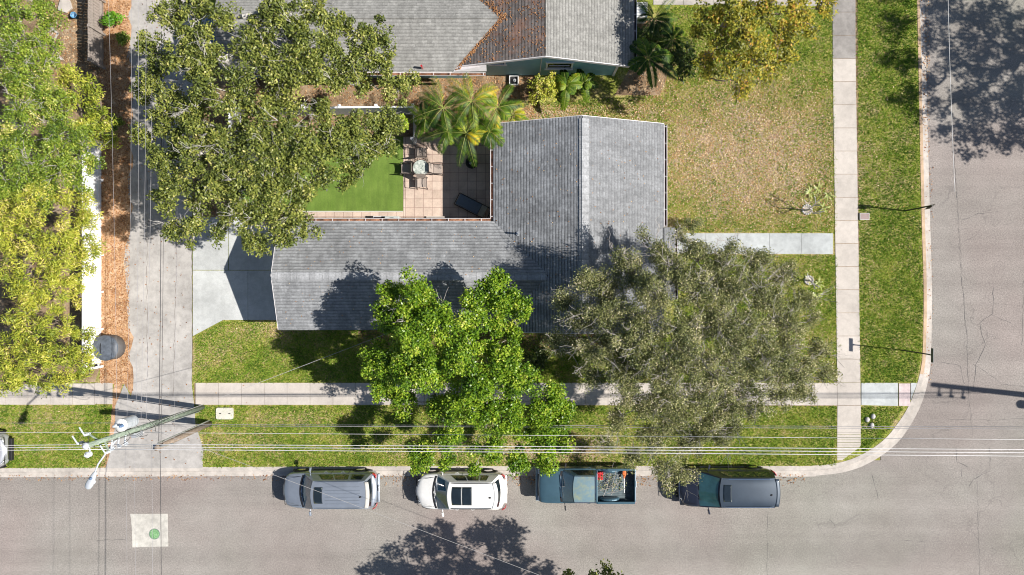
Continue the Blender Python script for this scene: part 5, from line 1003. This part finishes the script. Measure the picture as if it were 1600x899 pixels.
# grass blades
LF_GRASS = leafmat('grass_blade', [(0, (.07, .14, .015)), (.25, (.14, .26, .022)), (.5, (.27, .36, .04)), (.7, (.44, .40, .10)), (.88, (.58, .42, .25)), (1, (.80, .64, .50))], .3, .6, .2)
def grass(polys, n_m2, seed=3):
    V, T = [], []
    for pts in polys:
        pts = np.array(pts); mn, mx = pts.min(0), pts.max(0); n = int((mx[0] - mn[0]) * (mx[1] - mn[1]) * n_m2); q = rng.uniform(mn, mx, (n, 2)); q = q[inpoly(q, pts)]; k = len(q)
        br_ = brown_at(q[:, 0], q[:, 1]); keep = rng.random(k) > br_ * .35; q, br_ = q[keep], br_[keep]; k = len(q)
        a = rng.uniform(0, 6.283, k); L = rng.uniform(.06, .17, k); le = rng.uniform(.3, .95, k); w = rng.uniform(.009, .024, k)
        d = np.stack([np.cos(a) * le, np.sin(a) * le, 1 - le * .6], 1) * L[:, None]; s = np.stack([-np.sin(a), np.cos(a), np.zeros(k)], 1) * w[:, None]; p = np.stack([q[:, 0], q[:, 1], np.full(k, Z0)], 1)
        V.append(np.stack([p - s, p + s, p + d], 1)); patch = .10 * np.sin(q[:, 0] * 1.3 + 2 * np.sin(q[:, 1] * .9)) * np.sin(q[:, 1] * 1.7 + np.sin(q[:, 0] * 2.1)) + .08 * np.sin(q[:, 0] * 5.1 + 3 * np.sin(q[:, 1] * 3.3)) * np.sin(q[:, 1] * 4.3)
        cell = np.floor(q[:, 0] * 5.5).astype(np.int64) * 7919 + np.floor(q[:, 1] * 5.5).astype(np.int64) * 104729; cn = ((np.sin(cell * 12.9898) * 43758.5453) % 1.0) - .5; cell2 = np.floor(q[:, 0] * 1.7 + .6 * np.sin(q[:, 1] * 2.2)).astype(np.int64) * 7919 + np.floor(q[:, 1] * 1.7 + .5 * np.sin(q[:, 0] * 2.7)).astype(np.int64) * 104729; cn2 = ((np.sin(cell2 * 12.9898) * 43758.5453) % 1.0) - .5
        T.append(np.clip(.40 - .12 * (q[:, 0] > 17.7) - .04 + patch * 1.2 + br_ * .29 + cn * .20 + cn2 * (.20 + .12 * br_) + rng.normal(0, .17, k), 0, 1))
    o = np_mesh('grass', np.concatenate(V), 3, LF_GRASS, None, np.concatenate(T)); tag(o, 'short green and straw coloured grass of the lawns and verges', 'grass', kind='stuff')
pg_ = lambda *p: [G(*q) for q in p]
grass([pg_((1040, 12), (1298.5, 12), (1305.5, 363.5), (1052, 363.5), (1040, 345)), pg_((1052, 399), (1305.5, 399), (1306, 597), (990, 597), (990, 512), (1052, 500)), pg_((306, 527), (350, 502), (990, 505), (990, 597), (305, 597)),
       pg_((306, 633.5), (1305, 634.5), (1305, 726), (1200, 726.5), (600, 727), (319, 729), (317, 690)), pg_((-40, 633), (178, 632.5), (166, 730), (-40, 730)), pg_((1336, -20), (1430, -20), (1436, 300), (1440, 450), (1439, 540), (1430, 597), (1343, 597)),
       pg_((1344.5, 635), (1411, 636), (1382, 678), (1350, 705), (1344.5, 706)), pg_((840, 160), (1040, 150), (1040, 193), (820, 195))], 620)

# ------------------------------------------------------------------ utility poles, wires
def wpole(px, py, h, lean, label, m, r0=.17, r1=.12, name='utility_pole', group='utility poles'):
    q = P(px, py); t = empty(name, (q.x, q.y, Z0), label, 'utility pole', group); b = MB(); b.tube([(0, 0, 0), (lean[0] / 2, lean[1] / 2, h / 2), (lean[0], lean[1], h)], [r0, (r0 + r1) / 2, r1], 14); b.build('pole', m, t, smooth=True); return t
POLEM = bark('green_treated_pole', (.10, .14, .10), (.36, .42, .34)); POLEB = bark('brown_pole', (.16, .12, .09), (.34, .27, .21))
INS = plain('grey_porcelain', (.50, .53, .57), .3, var=.05, coat=1); TRM = plain('transformer_grey', (.48, .51, .55), .4, .1); TRB = plain('transformer_blue', (.10, .17, .30), .35)
up = wpole(318, 636, 10.1, (.15, .30), 'tall greenish utility pole carrying a transformer, insulators and a street lamp by the driveway', POLEM, .13, .09)
def ub(): return MB()
px0 = lambda h: (.15 * h / 10.1, .30 * h / 10.1)
# transformer
b = ub(); x, y = px0(7.6); b.lathe((x + .12, y + .42, 7.0), [(.22, 0), (.245, .03), (.245, .80), (.265, .82), (.265, .87), (.0, .89)], 22); can = b.build('transformer', TRM, up)
b = ub(); b.lathe((x + .12, y + .42, 7.89), [(.27, 0), (.26, .05), (.10, .08), (0, .09)], 22); b.build('lid', M['white'], can, smooth=True)
for s in (-1, 1): b = ub(); b.lathe((x + .12 + s * .13, y + .42, 8.0), [(.05, 0), (.07, .05), (.04, .08), (.065, .13), (.035, .16), (.05, .22), (.01, .24)], 10); b.build('bushing', TRB if s > 0 else INS, can)
b = ub(); x, y = px0(7.2); b.box((x - .02, y + .16, 7.3), (.16, .12, .5)); b.build('bracket', M['dark'], up)
# brackets with insulators for the three conductors
WH = [7.35, 7.85, 8.35]
for i, h in enumerate(WH):
    x, y = px0(h); b = ub(); b.tube([(x, y - .10, h), (x, y - .42, h + .06)], .035, 8); br = b.build('bracket', INS, up)
    b = ub(); b.lathe((x, y - .46, h - .10), [(.03, 0), (.075, .03), (.035, .06), (.075, .09), (.035, .12), (.07, .15), (.03, .19)], 12); b.build('insulator', INS, br)
# cross arm with cut-outs near the top
for k, (h, dx, dy, ln_) in enumerate(((9.6, -.42, .05, .9), (8.9, .22, -.45, .9), (9.2, -.40, .30, .7))):
    x, y = px0(h); b = ub(); b.tube([(x, y, h), (x + dx, y + dy, h + .05)], .04, 6); b.build('crossarm', POLEM, up)
    b = ub(); b.lathe((x + dx, y + dy, h - .05), [(.02, 0), (.06, .05), (.035, .10), (.06, .15), (.035, .20), (.06, .25), (.035, .30), (.05, .34), (.02, .37)], 12); b.tube([(x + dx, y + dy, h + .3), (x + dx - .15, y + dy + .32, h + .38)], .03, 6); b.build('cutout_switch', INS, up)
b = ub(); x, y = px0(10.1); b.lathe((x, y, 10.08), [(.13, 0), (.13, .05), (.05, .14), (.02, .16)], 12); b.lathe((x + .02, y - .35, 9.8), [(.04, 0), (.11, .08), (.06, .16), (.12, .24), (.06, .32), (.03, .4)], 12); b.tube([(x, y, 9.9), (x + .02, y - .35, 9.85)], .03, 6); b.build('top_insulator', INS, up)
b = ub(); x, y = px0(6.3); b.b2(x - .1, x + .12, y - .32, y - .12, 6.2, 6.75); b.build('meter_box', M['fence_shade'], up)
for k, (h, a0) in enumerate(((6.9, .3), (6.2, 1.2), (8.2, 2.4), (5.7, -.6))):
    x, y = px0(h); b = ub(); b.tube([(x + .55 * math.cos(a0 + t_) * (1 + .1 * k) - .2, y + .45 * math.sin(a0 + t_), h + .35 * math.sin(t_ * 1.3)) for t_ in np.linspace(0, 4.2, 18)], .011, 5); b.build('jumper_cable', M['cable'], up)
b = ub()
for s in (-1, 1): b.tube([(px0(t_)[0] + s * .03, px0(t_)[1] - .165 + .0018 * t_, t_) for t_ in np.linspace(.4, 8.6, 12)], .022, 5)
b.build('riser_conduit', M['steel'], up)
# street lamp on its arm
x, y = px0(7.9); lp = P(147, 742, 8.4) - Vector((up.location.x, up.location.y, Z0)); lp.z = 8.3; b = ub()
b.tube([(x, y, 7.7), Vector((x, y, 7.75)).lerp(lp, .3) + Vector((0, 0, .18)), Vector((x, y, 7.9)).lerp(lp, .7) + Vector((0, 0, .22)), lp], [.04, .036, .034, .032], 8); arm = b.build('lamp_arm', INS, up)
d = (lp - Vector((x, y, 8.3))); d.z = 0; d.normalize(); ang = math.atan2(d.y, d.x)
b = MB(); M4 = Matrix.Translation(lp + d * .22) @ Matrix.Rotation(ang, 4, 'Z'); rows = [(-.36, .05, .04), (-.26, .09, .07), (-.05, .13, .09), (.2, .16, .10), (.36, .13, .08), (.42, .04, .03)]; vs = []
for xx, wy, hz in rows: vs += [M4 @ Vector((xx, wy * math.cos(a), hz * math.sin(a))) for a in np.linspace(0, 2 * math.pi, 12, endpoint=False)]
b.add(vs, [(i * 12 + j, i * 12 + (j + 1) % 12, (i + 1) * 12 + (j + 1) % 12, (i + 1) * 12 + j) for i in range(5) for j in range(12)] + [tuple(range(11, -1, -1)), tuple(60 + j for j in range(12))]); hd = b.build('lamp_head', TRM, up, smooth=True)
b = MB(); b.lathe(M4 @ Vector((-.08, 0, .08)), [(.05, 0), (.05, .07), (.02, .09)], 10); b.build('photocell', TRB, hd); b = MB(); b.lathe(M4 @ Vector((.12, 0, -.14)), [(.04, 0), (.12, .05)], 12, sx=1.4); b.build('lens', M['lamp_lens'], hd)
# stub pole
sp_ = wpole(329, 661, 5.5, (.05, -.02), 'short brown stub pole standing beside the tall greenish one', POLEB, .14, .12)
b = MB(); b.b2(-.2, .1, -.14, .10, 5.2, 5.3); b.tube([(0, 0, 5.35), (.5, .1, 5.3), (.7, .14, 5.28)], .035, 6); b.build('cable_clamp', M['steel'], sp_)
b = MB(); b.tube([(-.0, .16, .0), (0, .15, 5.3)], .03, 6); b.build('riser_conduit', M['steel'], sp_)
# far pole out of frame on the right: its shade lies on the street
ep = wpole(1752, 634, 9.4, (.0, .0), 'tall utility pole across the right hand street', POLEM, .17, .13)
EH = [7.85, 8.45, 9.05]
for h in EH: b = MB(); b.tube([(0, -.12, h), (0, -.46, h + .04)], .04, 8); b.lathe((0, -.5, h - .1), [(.04, 0), (.09, .05), (.04, .10), (.09, .15), (.03, .2)], 10); b.build('insulator', INS, ep)
b = MB(); b.lathe((-.1, -.50, 4.3), [(.2, 0), (.22, .05), (.22, .6), (.1, .66)], 14); b.build('transformer', TRM, ep)
wp = wpole(-1180, 640, 9.6, (0, 0), 'tall utility pole further along the block to the left', POLEM)
np_ = wpole(205, -620, 9.0, (0, 0), 'utility pole up the alley to the north', POLEM); sp2 = wpole(275, 1700, 9.0, (0, 0), 'utility pole across the street to the south', POLEM)
def wire(A, Bp, r, m, label, group, sag=.15, n=24):
    A, Bp = Vector(A), Vector(Bp); pts = [A.lerp(Bp, t) - Vector((0, 0, sag * 4 * t * (1 - t))) for t in np.linspace(0, 1, n)]; c = A
    b = MB(c); b.tube(pts, r, 5); o = b.build('overhead_wire', m, None, smooth=True); o.location = c; tag(o, label, 'wire', group); return o
def H(px, py, h): return P(px, py, h)
def GP(px, py, h): p = P(px, py); p.z = h; return p
ge = 'power lines above the verge'; L0 = up.location; x, y = px0(8)
nm = ('lowest', 'middle', 'topmost')
for i in range(3):
    hz = WH[i] + Z0 + .1; A = Vector((L0.x + px0(hz)[0], L0.y + px0(hz)[1] - .46, hz)); B_ = Vector((ep.location.x, ep.location.y - .5, EH[i] + .1)); 
    wire(A, B_, .013, M['wire'], f'{nm[i]} of the three bright power lines running right from the utility pole', ge, .05)
    wire(A, Vector((wp.location.x, wp.location.y - .5, hz + .4)), .011, M['wire'], f'{nm[i]} of the three bright power lines running left from the utility pole', ge, .05)
wire(GP(318, 640, 5.75), GP(1752, 640, 7.6), .009, M['wire'], 'single thin pale line just above the three bright power lines', ge, .1); wire(GP(318, 640, 5.75), GP(-1180, 640, 6.2), .008, M['wire'], 'single thin pale line running left from the utility pole', ge, .1)
wire(GP(318, 634, 5.0), GP(1752, 634, 5.7), .012, M['cable_grey'], 'upper grey telephone cable above the verge', ge, .1); wire(GP(318, 634, 5.3), GP(1752, 634, 6.2), .012, M['cable_grey'], 'lower grey telephone cable above the verge', ge, .1)
wire(GP(318, 634, 4.6), GP(-1180, 634, 5.2), .011, M['cable_grey'], 'grey telephone cable running left above the verge', ge, .1)
ga = 'wires running up the alley'; gs = 'wires crossing the street to the south'
for k, (px_, h, m_, r_, pe) in enumerate(((217, 7.9, M['cable_grey'], .006, 210), (225, 7.5, M['cable_grey'], .006, 226), (203, 8.4, M['cable_grey'], .005, 202), (233, 6.4, M['cable_grey'], .007, 238), (248, 5.5, M['cable'], .015, 247), (251.5, 5.5, M['cable'], .009, 252), (183, 8.6, M['cable_grey'], .005, 150), (272, 5.2, M['cable_grey'], .005, 275))):
    desc = ['pale wire in the middle of the alley', 'second pale wire over the alley', 'leftmost pale wire over the alley', 'grey cable over the alley', 'thick dark cable over the alley', 'thin dark cable beside the thick one over the alley', 'wire passing over the board fence', 'rightmost grey cable over the parking pad joint'][k]
    wire(H(px_ - 5 if k < 4 else px_, 672 if k < 4 else 690, h), H(pe, -500, h + 1.0), r_, m_, desc, ga, .25)
for k, (p0, p1, h, r_, m_) in enumerate((((250, 692), (247, 1500), 5.5, .014, M['cable']), ((237, 692), (230, 1500), 5.4, .008, M['cable_grey']), ((209, 690), (208, 1500), 7.0, .005, M['cable_grey']), ((196, 700), (193, 1500), 8.0, .005, M['cable_grey']))):
    wire(H(*p0, h), H(*p1, h + .6), r_, m_, ['thick dark cable crossing the street left of the pale patch centre', 'thin grey cable beside the thick one across the street', 'faint grey cable left of the pale street patch', 'faint pale wire furthest left across the street'][k], gs, .2)
# three more cables seen mainly by their shade on the street
for k, (px_, h) in enumerate(((309, 6.3), (347, 5.9), (338, 5.2))):
    pass
# service drops
wire(Vector((L0.x + px0(5.4)[0], L0.y + px0(5.4)[1], 5.5)), Vector((-5.6, -2.05, 2.7)), .009, M['drop'], 'service cable slanting over the lawn to the house eave', 'service cables', .25)
wire(Vector((L0.x + px0(5.9)[0], L0.y + px0(5.9)[1], 6.0)), H(1400, 1115, 7.0), .008, M['drop'], 'service cable slanting over the silver SUV and across the street', 'service cables', .25)
wire(H(1478, -200, 7.2), H(1492, 300, 6.5), .009, M['wire'], 'pale cable hanging above the shaded upper end of the right hand street', 'service cables', .1)

# ------------------------------------------------------------------ signs
def sign(px, py, h, rz, pw, ph, label, plate_z, thick=.03, face=M['steel']):
    q = P(px, py); t = empty('street_sign', (q.x, q.y, Z0), label, 'sign', None, rz)
    b = MB(); b.box((0, 0, h / 2), (.055, .055, h)); b.build('post', M['dark'], t)
    return t
t = sign(1412, 330, 2.35, R(38), 0, 0, 'street sign on a thin post above the pinkish meter lid', 0)
b = MB(); b.box((.0, -.05, 2.12), (.34, .02, .46)); b.build('sign_plate', plain('brown_sign_back', (.10, .08, .07), .5), t)
t = sign(1407.5, 547, 2.45, 0, 0, 0, 'street name sign with one long thin blade on a thin post nearer the corner', 0)
b = MB(); b.tube([(.0, .34 * 1.04 * math.cos(a), 2.38 + .34 * 1.04 * math.sin(a)) for a in (0,)] + [], .01) if False else None
pts8 = [(.355 * math.cos(math.pi / 8 + k * math.pi / 4), .355 * math.sin(math.pi / 8 + k * math.pi / 4)) for k in range(8)]
b.box((0, -.02, 2.60), (.03, .68, .17)); pl = b.build('sign_blade', plain('dark_sign_blade', (.03, .04, .045), .5), t); b = MB(); b.box((0, 0, 2.49), (.06, .08, .06)); b.build('bracket', M['steel'], t)

# ------------------------------------------------------------------ small things
q = P(353, 645.5); t = empty('meter_lid', (q.x, q.y, Z0), 'pale rounded rectangular utility lid set in the grass beside the driveway', 'utility lid')
b = MB(); b.prism([(sx * (.45 - r_) + math.cos(a) * r_, sy * (.30 - r_) + math.sin(a) * r_) for sx, sy, a0 in ((1, 1, 0), (-1, 1, 1), (-1, -1, 2), (1, -1, 3)) for r_ in (.1,) for a in np.linspace(a0 * math.pi / 2, (a0 + 1) * math.pi / 2, 5)], 0, .07); b.build('lid', concrete('lid_concrete', (.60, .58, .50), .1), t)
b = MB(); b.b2(-.28, -.18, -.02, .02, .07, .076); b.b2(.20, .30, -.02, .02, .07, .076); b.build('lifting_slot', M['dark'], t)
q = P(1348, 339); t = empty('meter_lid', (q.x, q.y, Z0), 'small pinkish square utility lid beside the pavement under the street sign', 'utility lid')
b = MB(); b.box((0, 0, .05), (.44, .30, .1)); b.build('lid', concrete('pink_lid_concrete', (.36, .28, .26), .1), t, bevel=.02); b = MB()
for s in (-1, 1): b.box((0, s * .165, .05), (.48, .025, .11)); b.box((s * .235, 0, .05), (.025, .30, .11))
b.build('rim', M['cream'], t)
# domed cover
q = P(180, 542); t = empty('covered_tub', (q.x, q.y, Z0), 'round dark grey fabric covered tub standing on the mulch by the driveway', 'covered tub')
CV = plain('grey_cover_fabric', (.085, .10, .125), .55, var=.3); CV2 = plain('brown_grey_fabric', (.105, .098, .095), .7)
b = MB(); b.lathe((0, 0, 0), [(.60, 0), (.635, .05), (.62, .62), (.60, .66)], 36); b.build('skirt', CV2, t, smooth=True)
b = MB(); prof = [(.65, .60), (.655, .66), (.62, .72), (.5, .79), (.3, .85), (.12, .875), (0, .88)]; b.lathe((-.06, .0, 0), prof, 36); lid = b.build('cover', CV, t, smooth=True)
for xx in (-.30, -.14, .34):
    b = MB(); hh = lambda x_, y_: .885 - .28 * (x_ * x_ + y_ * y_) / .40; ymax = math.sqrt(max(.01, .60 ** 2 - xx * xx)); b.tube([(xx - .06 + .05 * (y_ / .6) ** 2, y_, hh(xx, y_) + .006) for y_ in np.linspace(-ymax, ymax, 14)], .024, 6); b.build('strap', M['dark'], lid)
# patio furniture
FRM = plain('bronze_furniture_frame', (.07, .055, .05), .5); SLG = plain('beige_sling_fabric', (.36, .30, .26), .8, scale=30)
def chair(px, py, rz, label):
    q = P(px, py); t = empty('patio_chair', (q.x, q.y, Z0 + .035), label, 'patio chair', 'chairs around the glass patio table', rz)
    b = MB(); b.grid(lambda i, j: Vector((-.22 + .44 * i, -.22 + .42 * j, .42 - .03 * math.sin(math.pi * i))), 4, 4); b.build('seat', SLG, t, solid=.012)
    b = MB(); b.grid(lambda i, j: Vector((-.22 + .44 * i, -.23 - .16 * j, .45 + .50 * j)), 3, 4); b.build('backrest', SLG, t, solid=.012)
    for s in (-1, 1):
        b = MB(); b.tube([(s * .25, .26, 0), (s * .25, .22, .42), (s * .25, -.22, .42), (s * .25, -.42, .97)], .016, 6); b.build('side_frame', FRM, t)
        b = MB(); b.tube([(s * .27, .24, .05), (s * .28, .24, .62), (s * .28, .05, .66), (s * .27, -.30, .64)], .018, 6); b.build('armrest', FRM, t); b = MB(); b.tube([(s * .25, -.20, .42), (s * .25, -.36, 0)], .016, 6); b.build('leg', FRM, t)
    return t
chair(661, 241, math.pi, 'patio chair above the glass table nearest the palms'); chair(686, 267, math.pi / 2 * 1.0, 'patio chair to the right of the glass table'); chair(661, 289, 0, 'patio chair below the glass table'); chair(636, 267, -math.pi / 2, 'patio chair to the left of the glass table beside the turf')
for o in list(COL.objects):
    if o.name.startswith('patio_chair') and 'right of' in o['label']: o.rotation_euler = (0, 0, -math.pi / 2)
    if o.name.startswith('patio_chair') and 'left of' in o['label']: o.rotation_euler = (0, 0, math.pi / 2)
    if o.name.startswith('patio_chair') and 'above' in o['label']: o.rotation_euler = (0, 0, 0)
    if o.name.startswith('patio_chair') and 'below' in o['label']: o.rotation_euler = (0, 0, math.pi)
q = P(661, 267); t = empty('patio_table', (q.x, q.y, Z0 + .035), 'round frosted glass patio table between the four chairs', 'table')
n = N('pebbled_glass'); f = n.noise(9, 4, .7); n.col(n.ramp(f, [(.35, (.16, .20, .18)), (.5, (.42, .46, .42)), (.65, (.62, .64, .60))])); n.rough(.2)
b = MB(); b.lathe((0, 0, 0), [(.40, .70), (.41, .71), (.40, .72), (0, .722)], 32); b.build('tabletop', n.m, t); b = MB(); b.lathe((0, 0, 0), [(.43, .695), (.43, .72), (.405, .725), (.405, .695)], 32); b.build('rim', FRM, t)
for k in range(4): a = math.pi / 4 + k * math.pi / 2; b = MB(); b.tube([(.36 * math.cos(a), .36 * math.sin(a), .69), (.2 * math.cos(a), .2 * math.sin(a), .35), (.34 * math.cos(a), .34 * math.sin(a), 0)], .016, 6); b.build('leg', FRM, t)
q = P(739, 324); t = empty('sun_lounger', (q.x, q.y, Z0 + .035), 'dark grey cushioned sun lounger in the roof shade on the patio', 'sun lounger', None, R(-27))
b = MB(); b.b2(-.85, .42, -.29, .29, .30, .38); b.build('cushion', plain('slate_cushion', (.12, .15, .185), .8), t, bevel=.03); b = MB(); b.box((.60, 0, .43), (.34, .58, .08), ry=-.35); b.build('headrest', plain('tan_cushion', (.30, .27, .21), .8), t, bevel=.03)
for s in (-1, 1): b = MB(); b.tube([(-.92, s * .32, .05), (-.90, s * .32, .27), (.95, s * .32, .27), (1.1, s * .32, .06)], .022, 6); b.build('side_frame', M['black'], t)
b = MB(); b.tube([(-.9, -.32, .27), (-.9, .32, .27)], .022, 6); b.tube([(.95, -.32, .27), (.95, .32, .27)], .022, 6); b.build('cross_bar', M['black'], t)
q = P(738, 257); t = empty('plant_pot', (q.x, q.y, Z0 + .035), 'round black pot under the golden palm frond on the patio', 'plant pot')
b = MB(); b.lathe((0, 0, 0), [(.20, 0), (.30, .38), (.32, .40), (.30, .42), (.26, .40), (.24, .34), (0, .33)], 24); b.build('pot', M['black'], t, smooth=True); b = MB(); b.lathe((-.06, -.03, .33), [(.07, 0), (.06, .06), (0, .08)], 10); b.build('stone', M_STONE, t)
def acunit(px, py, label):
    q = P(px, py); t = empty('air_conditioner', (q.x, q.y, Z0 + .03), label, 'air conditioner'); b = MB(); b.box((0, 0, .38), (.74, .74, .74)); b.build('cabinet', plain('pale_metal', (.50, .53, .52), .4), t, bevel=.03)
    b = MB(); b.lathe((0, 0, .755), [(.30, 0), (.30, .012), (0, .013)], 28); fn = b.build('fan_opening', M['black'], t); b = MB()
    for k in range(5): a = k * 2 * math.pi / 5; b.box((.14 * math.cos(a), .14 * math.sin(a), .775), (.26, .09, .008), a)
    b.lathe((0, 0, .77), [(.06, 0), (.05, .03), (0, .035)], 12); b.build('fan_blades', M['dark'], fn); b = MB()
    for rr in (.1, .17, .24, .31): b.tube([(rr * math.cos(a), rr * math.sin(a), .80) for a in np.linspace(0, 2 * math.pi, 25)], .004, 4, cap=False)
    b.build('guard', M['dark'], fn)
acunit(617, 352, 'pale square air conditioner with a round fan on the paver strip beneath the eave')
q = P(596, 348); t = empty('vent_box', (q.x, q.y, Z0 + .03), 'low dark slatted box beside the air conditioner beneath the eave', 'vent box')
b = MB(); b.box((0, 0, .25), (.62, .55, .5)); b.build('casing', M['white'], t, bevel=.01); b = MB()
b.box((0, 0, .505), (.56, .49, .01)); 
for i in range(8): b.box((0, -.21 + i * .06, .515), (.54, .02, .012))
b.build('slatted_top', plain('dark_slats', (.05, .04, .045), .6), t)
q = P(681, 345); t = empty('doorstep_slab', (q.x, q.y, Z0 + .035), 'pale concrete slab on the pink pavers against the eave', 'slab'); b = MB(); b.box((0, 0, .06), (.95, .40, .12)); b.build('slab', M['concrete'], t, bevel=.01)
q = P(803, 128); t = empty('crawl_vent', (q.x, q.y, Z0), 'small white framed vent cap on the ground below the teal gable', 'vent')
b = MB()
for s in (-1, 1): b.box((s * .22, 0, .1), (.04, .48, .2)); b.box((0, s * .22, .1), (.40, .04, .2))
b.build('frame', M['white'], t); b = MB(); b.box((0, 0, .03), (.4, .4, .04)); b.build('grille', M['black'], t); b = MB(); b.lathe((.04, .02, .05), [(.09, 0), (.08, .06), (0, .08)], 12); b.build('cap', M['fence_shade'], t)
def bucket(px, py, label, m, h=.3, r=.15):
    q = P(px, py); t = empty('bucket', (q.x, q.y, Z0), label, 'bucket'); b = MB(); b.lathe((0, 0, 0), [(r * .8, 0), (r, h), (r * 1.08, h), (r * 1.08, h - .03), (r * .95, h - .02), (r * .75, .05), (0, .05)], 18); b.build('pail', m, t, smooth=True); b = MB(); b.tube([(r * math.cos(a), .02, h + r * .6 * math.sin(a)) for a in np.linspace(0, math.pi, 9)], .008, 5); b.build('handle', M['steel'], t)
bucket(122, 28, 'small blue bucket in the shadow behind the board fence', plain('blue_plastic', (.12, .30, .50), .4)); bucket(574, 137, 'small red bucket beside the garden fence under the oak leaves', RED, .4, .2)
q = P(104, 12); t = empty('stone_slab', (q.x, q.y, Z0), 'broken pale slab among debris at the top left', 'slab'); b = MB(); b.prism([(-.35, -.2), (.1, -.35), (.4, -.1), (.3, .3), (-.2, .35)], 0, .12); b.build('slab', M['concrete'], t, bevel=.02)
# cut branches lying in the pickup bed
b = MB(); rr_ = random.Random(5); q = P(955, 752, .8)
for i in range(10):
    p = Vector((rr_.uniform(-.5, .5), rr_.uniform(-.5, .55), rr_.uniform(.08, .35))); a = rr_.uniform(.3, 1.4); d = Vector((math.cos(a), math.sin(a), rr_.uniform(-.03, .12)))
    pts = [p - d * .45, p + Vector((rr_.uniform(-.04, .04), rr_.uniform(-.04, .04), .03)), p + d * .5]; b.tube(pts, [.016, .012, .006], 5)
t = empty('cut_branches', (q.x, q.y, .66), 'loose cut branches with grey green leaves lying in the open pickup bed', 'branches'); b.build('branch', BK_GREY, t)
C_ = rng.uniform([-.7, -.5, .1], [.7, .5, .35], (26, 3)); V_, _o = leaves_at(C_, np.full(26, .16), 9, .09, .035); np_mesh('foliage', V_, 4, LF_GREY, t, rng.random(len(V_)))
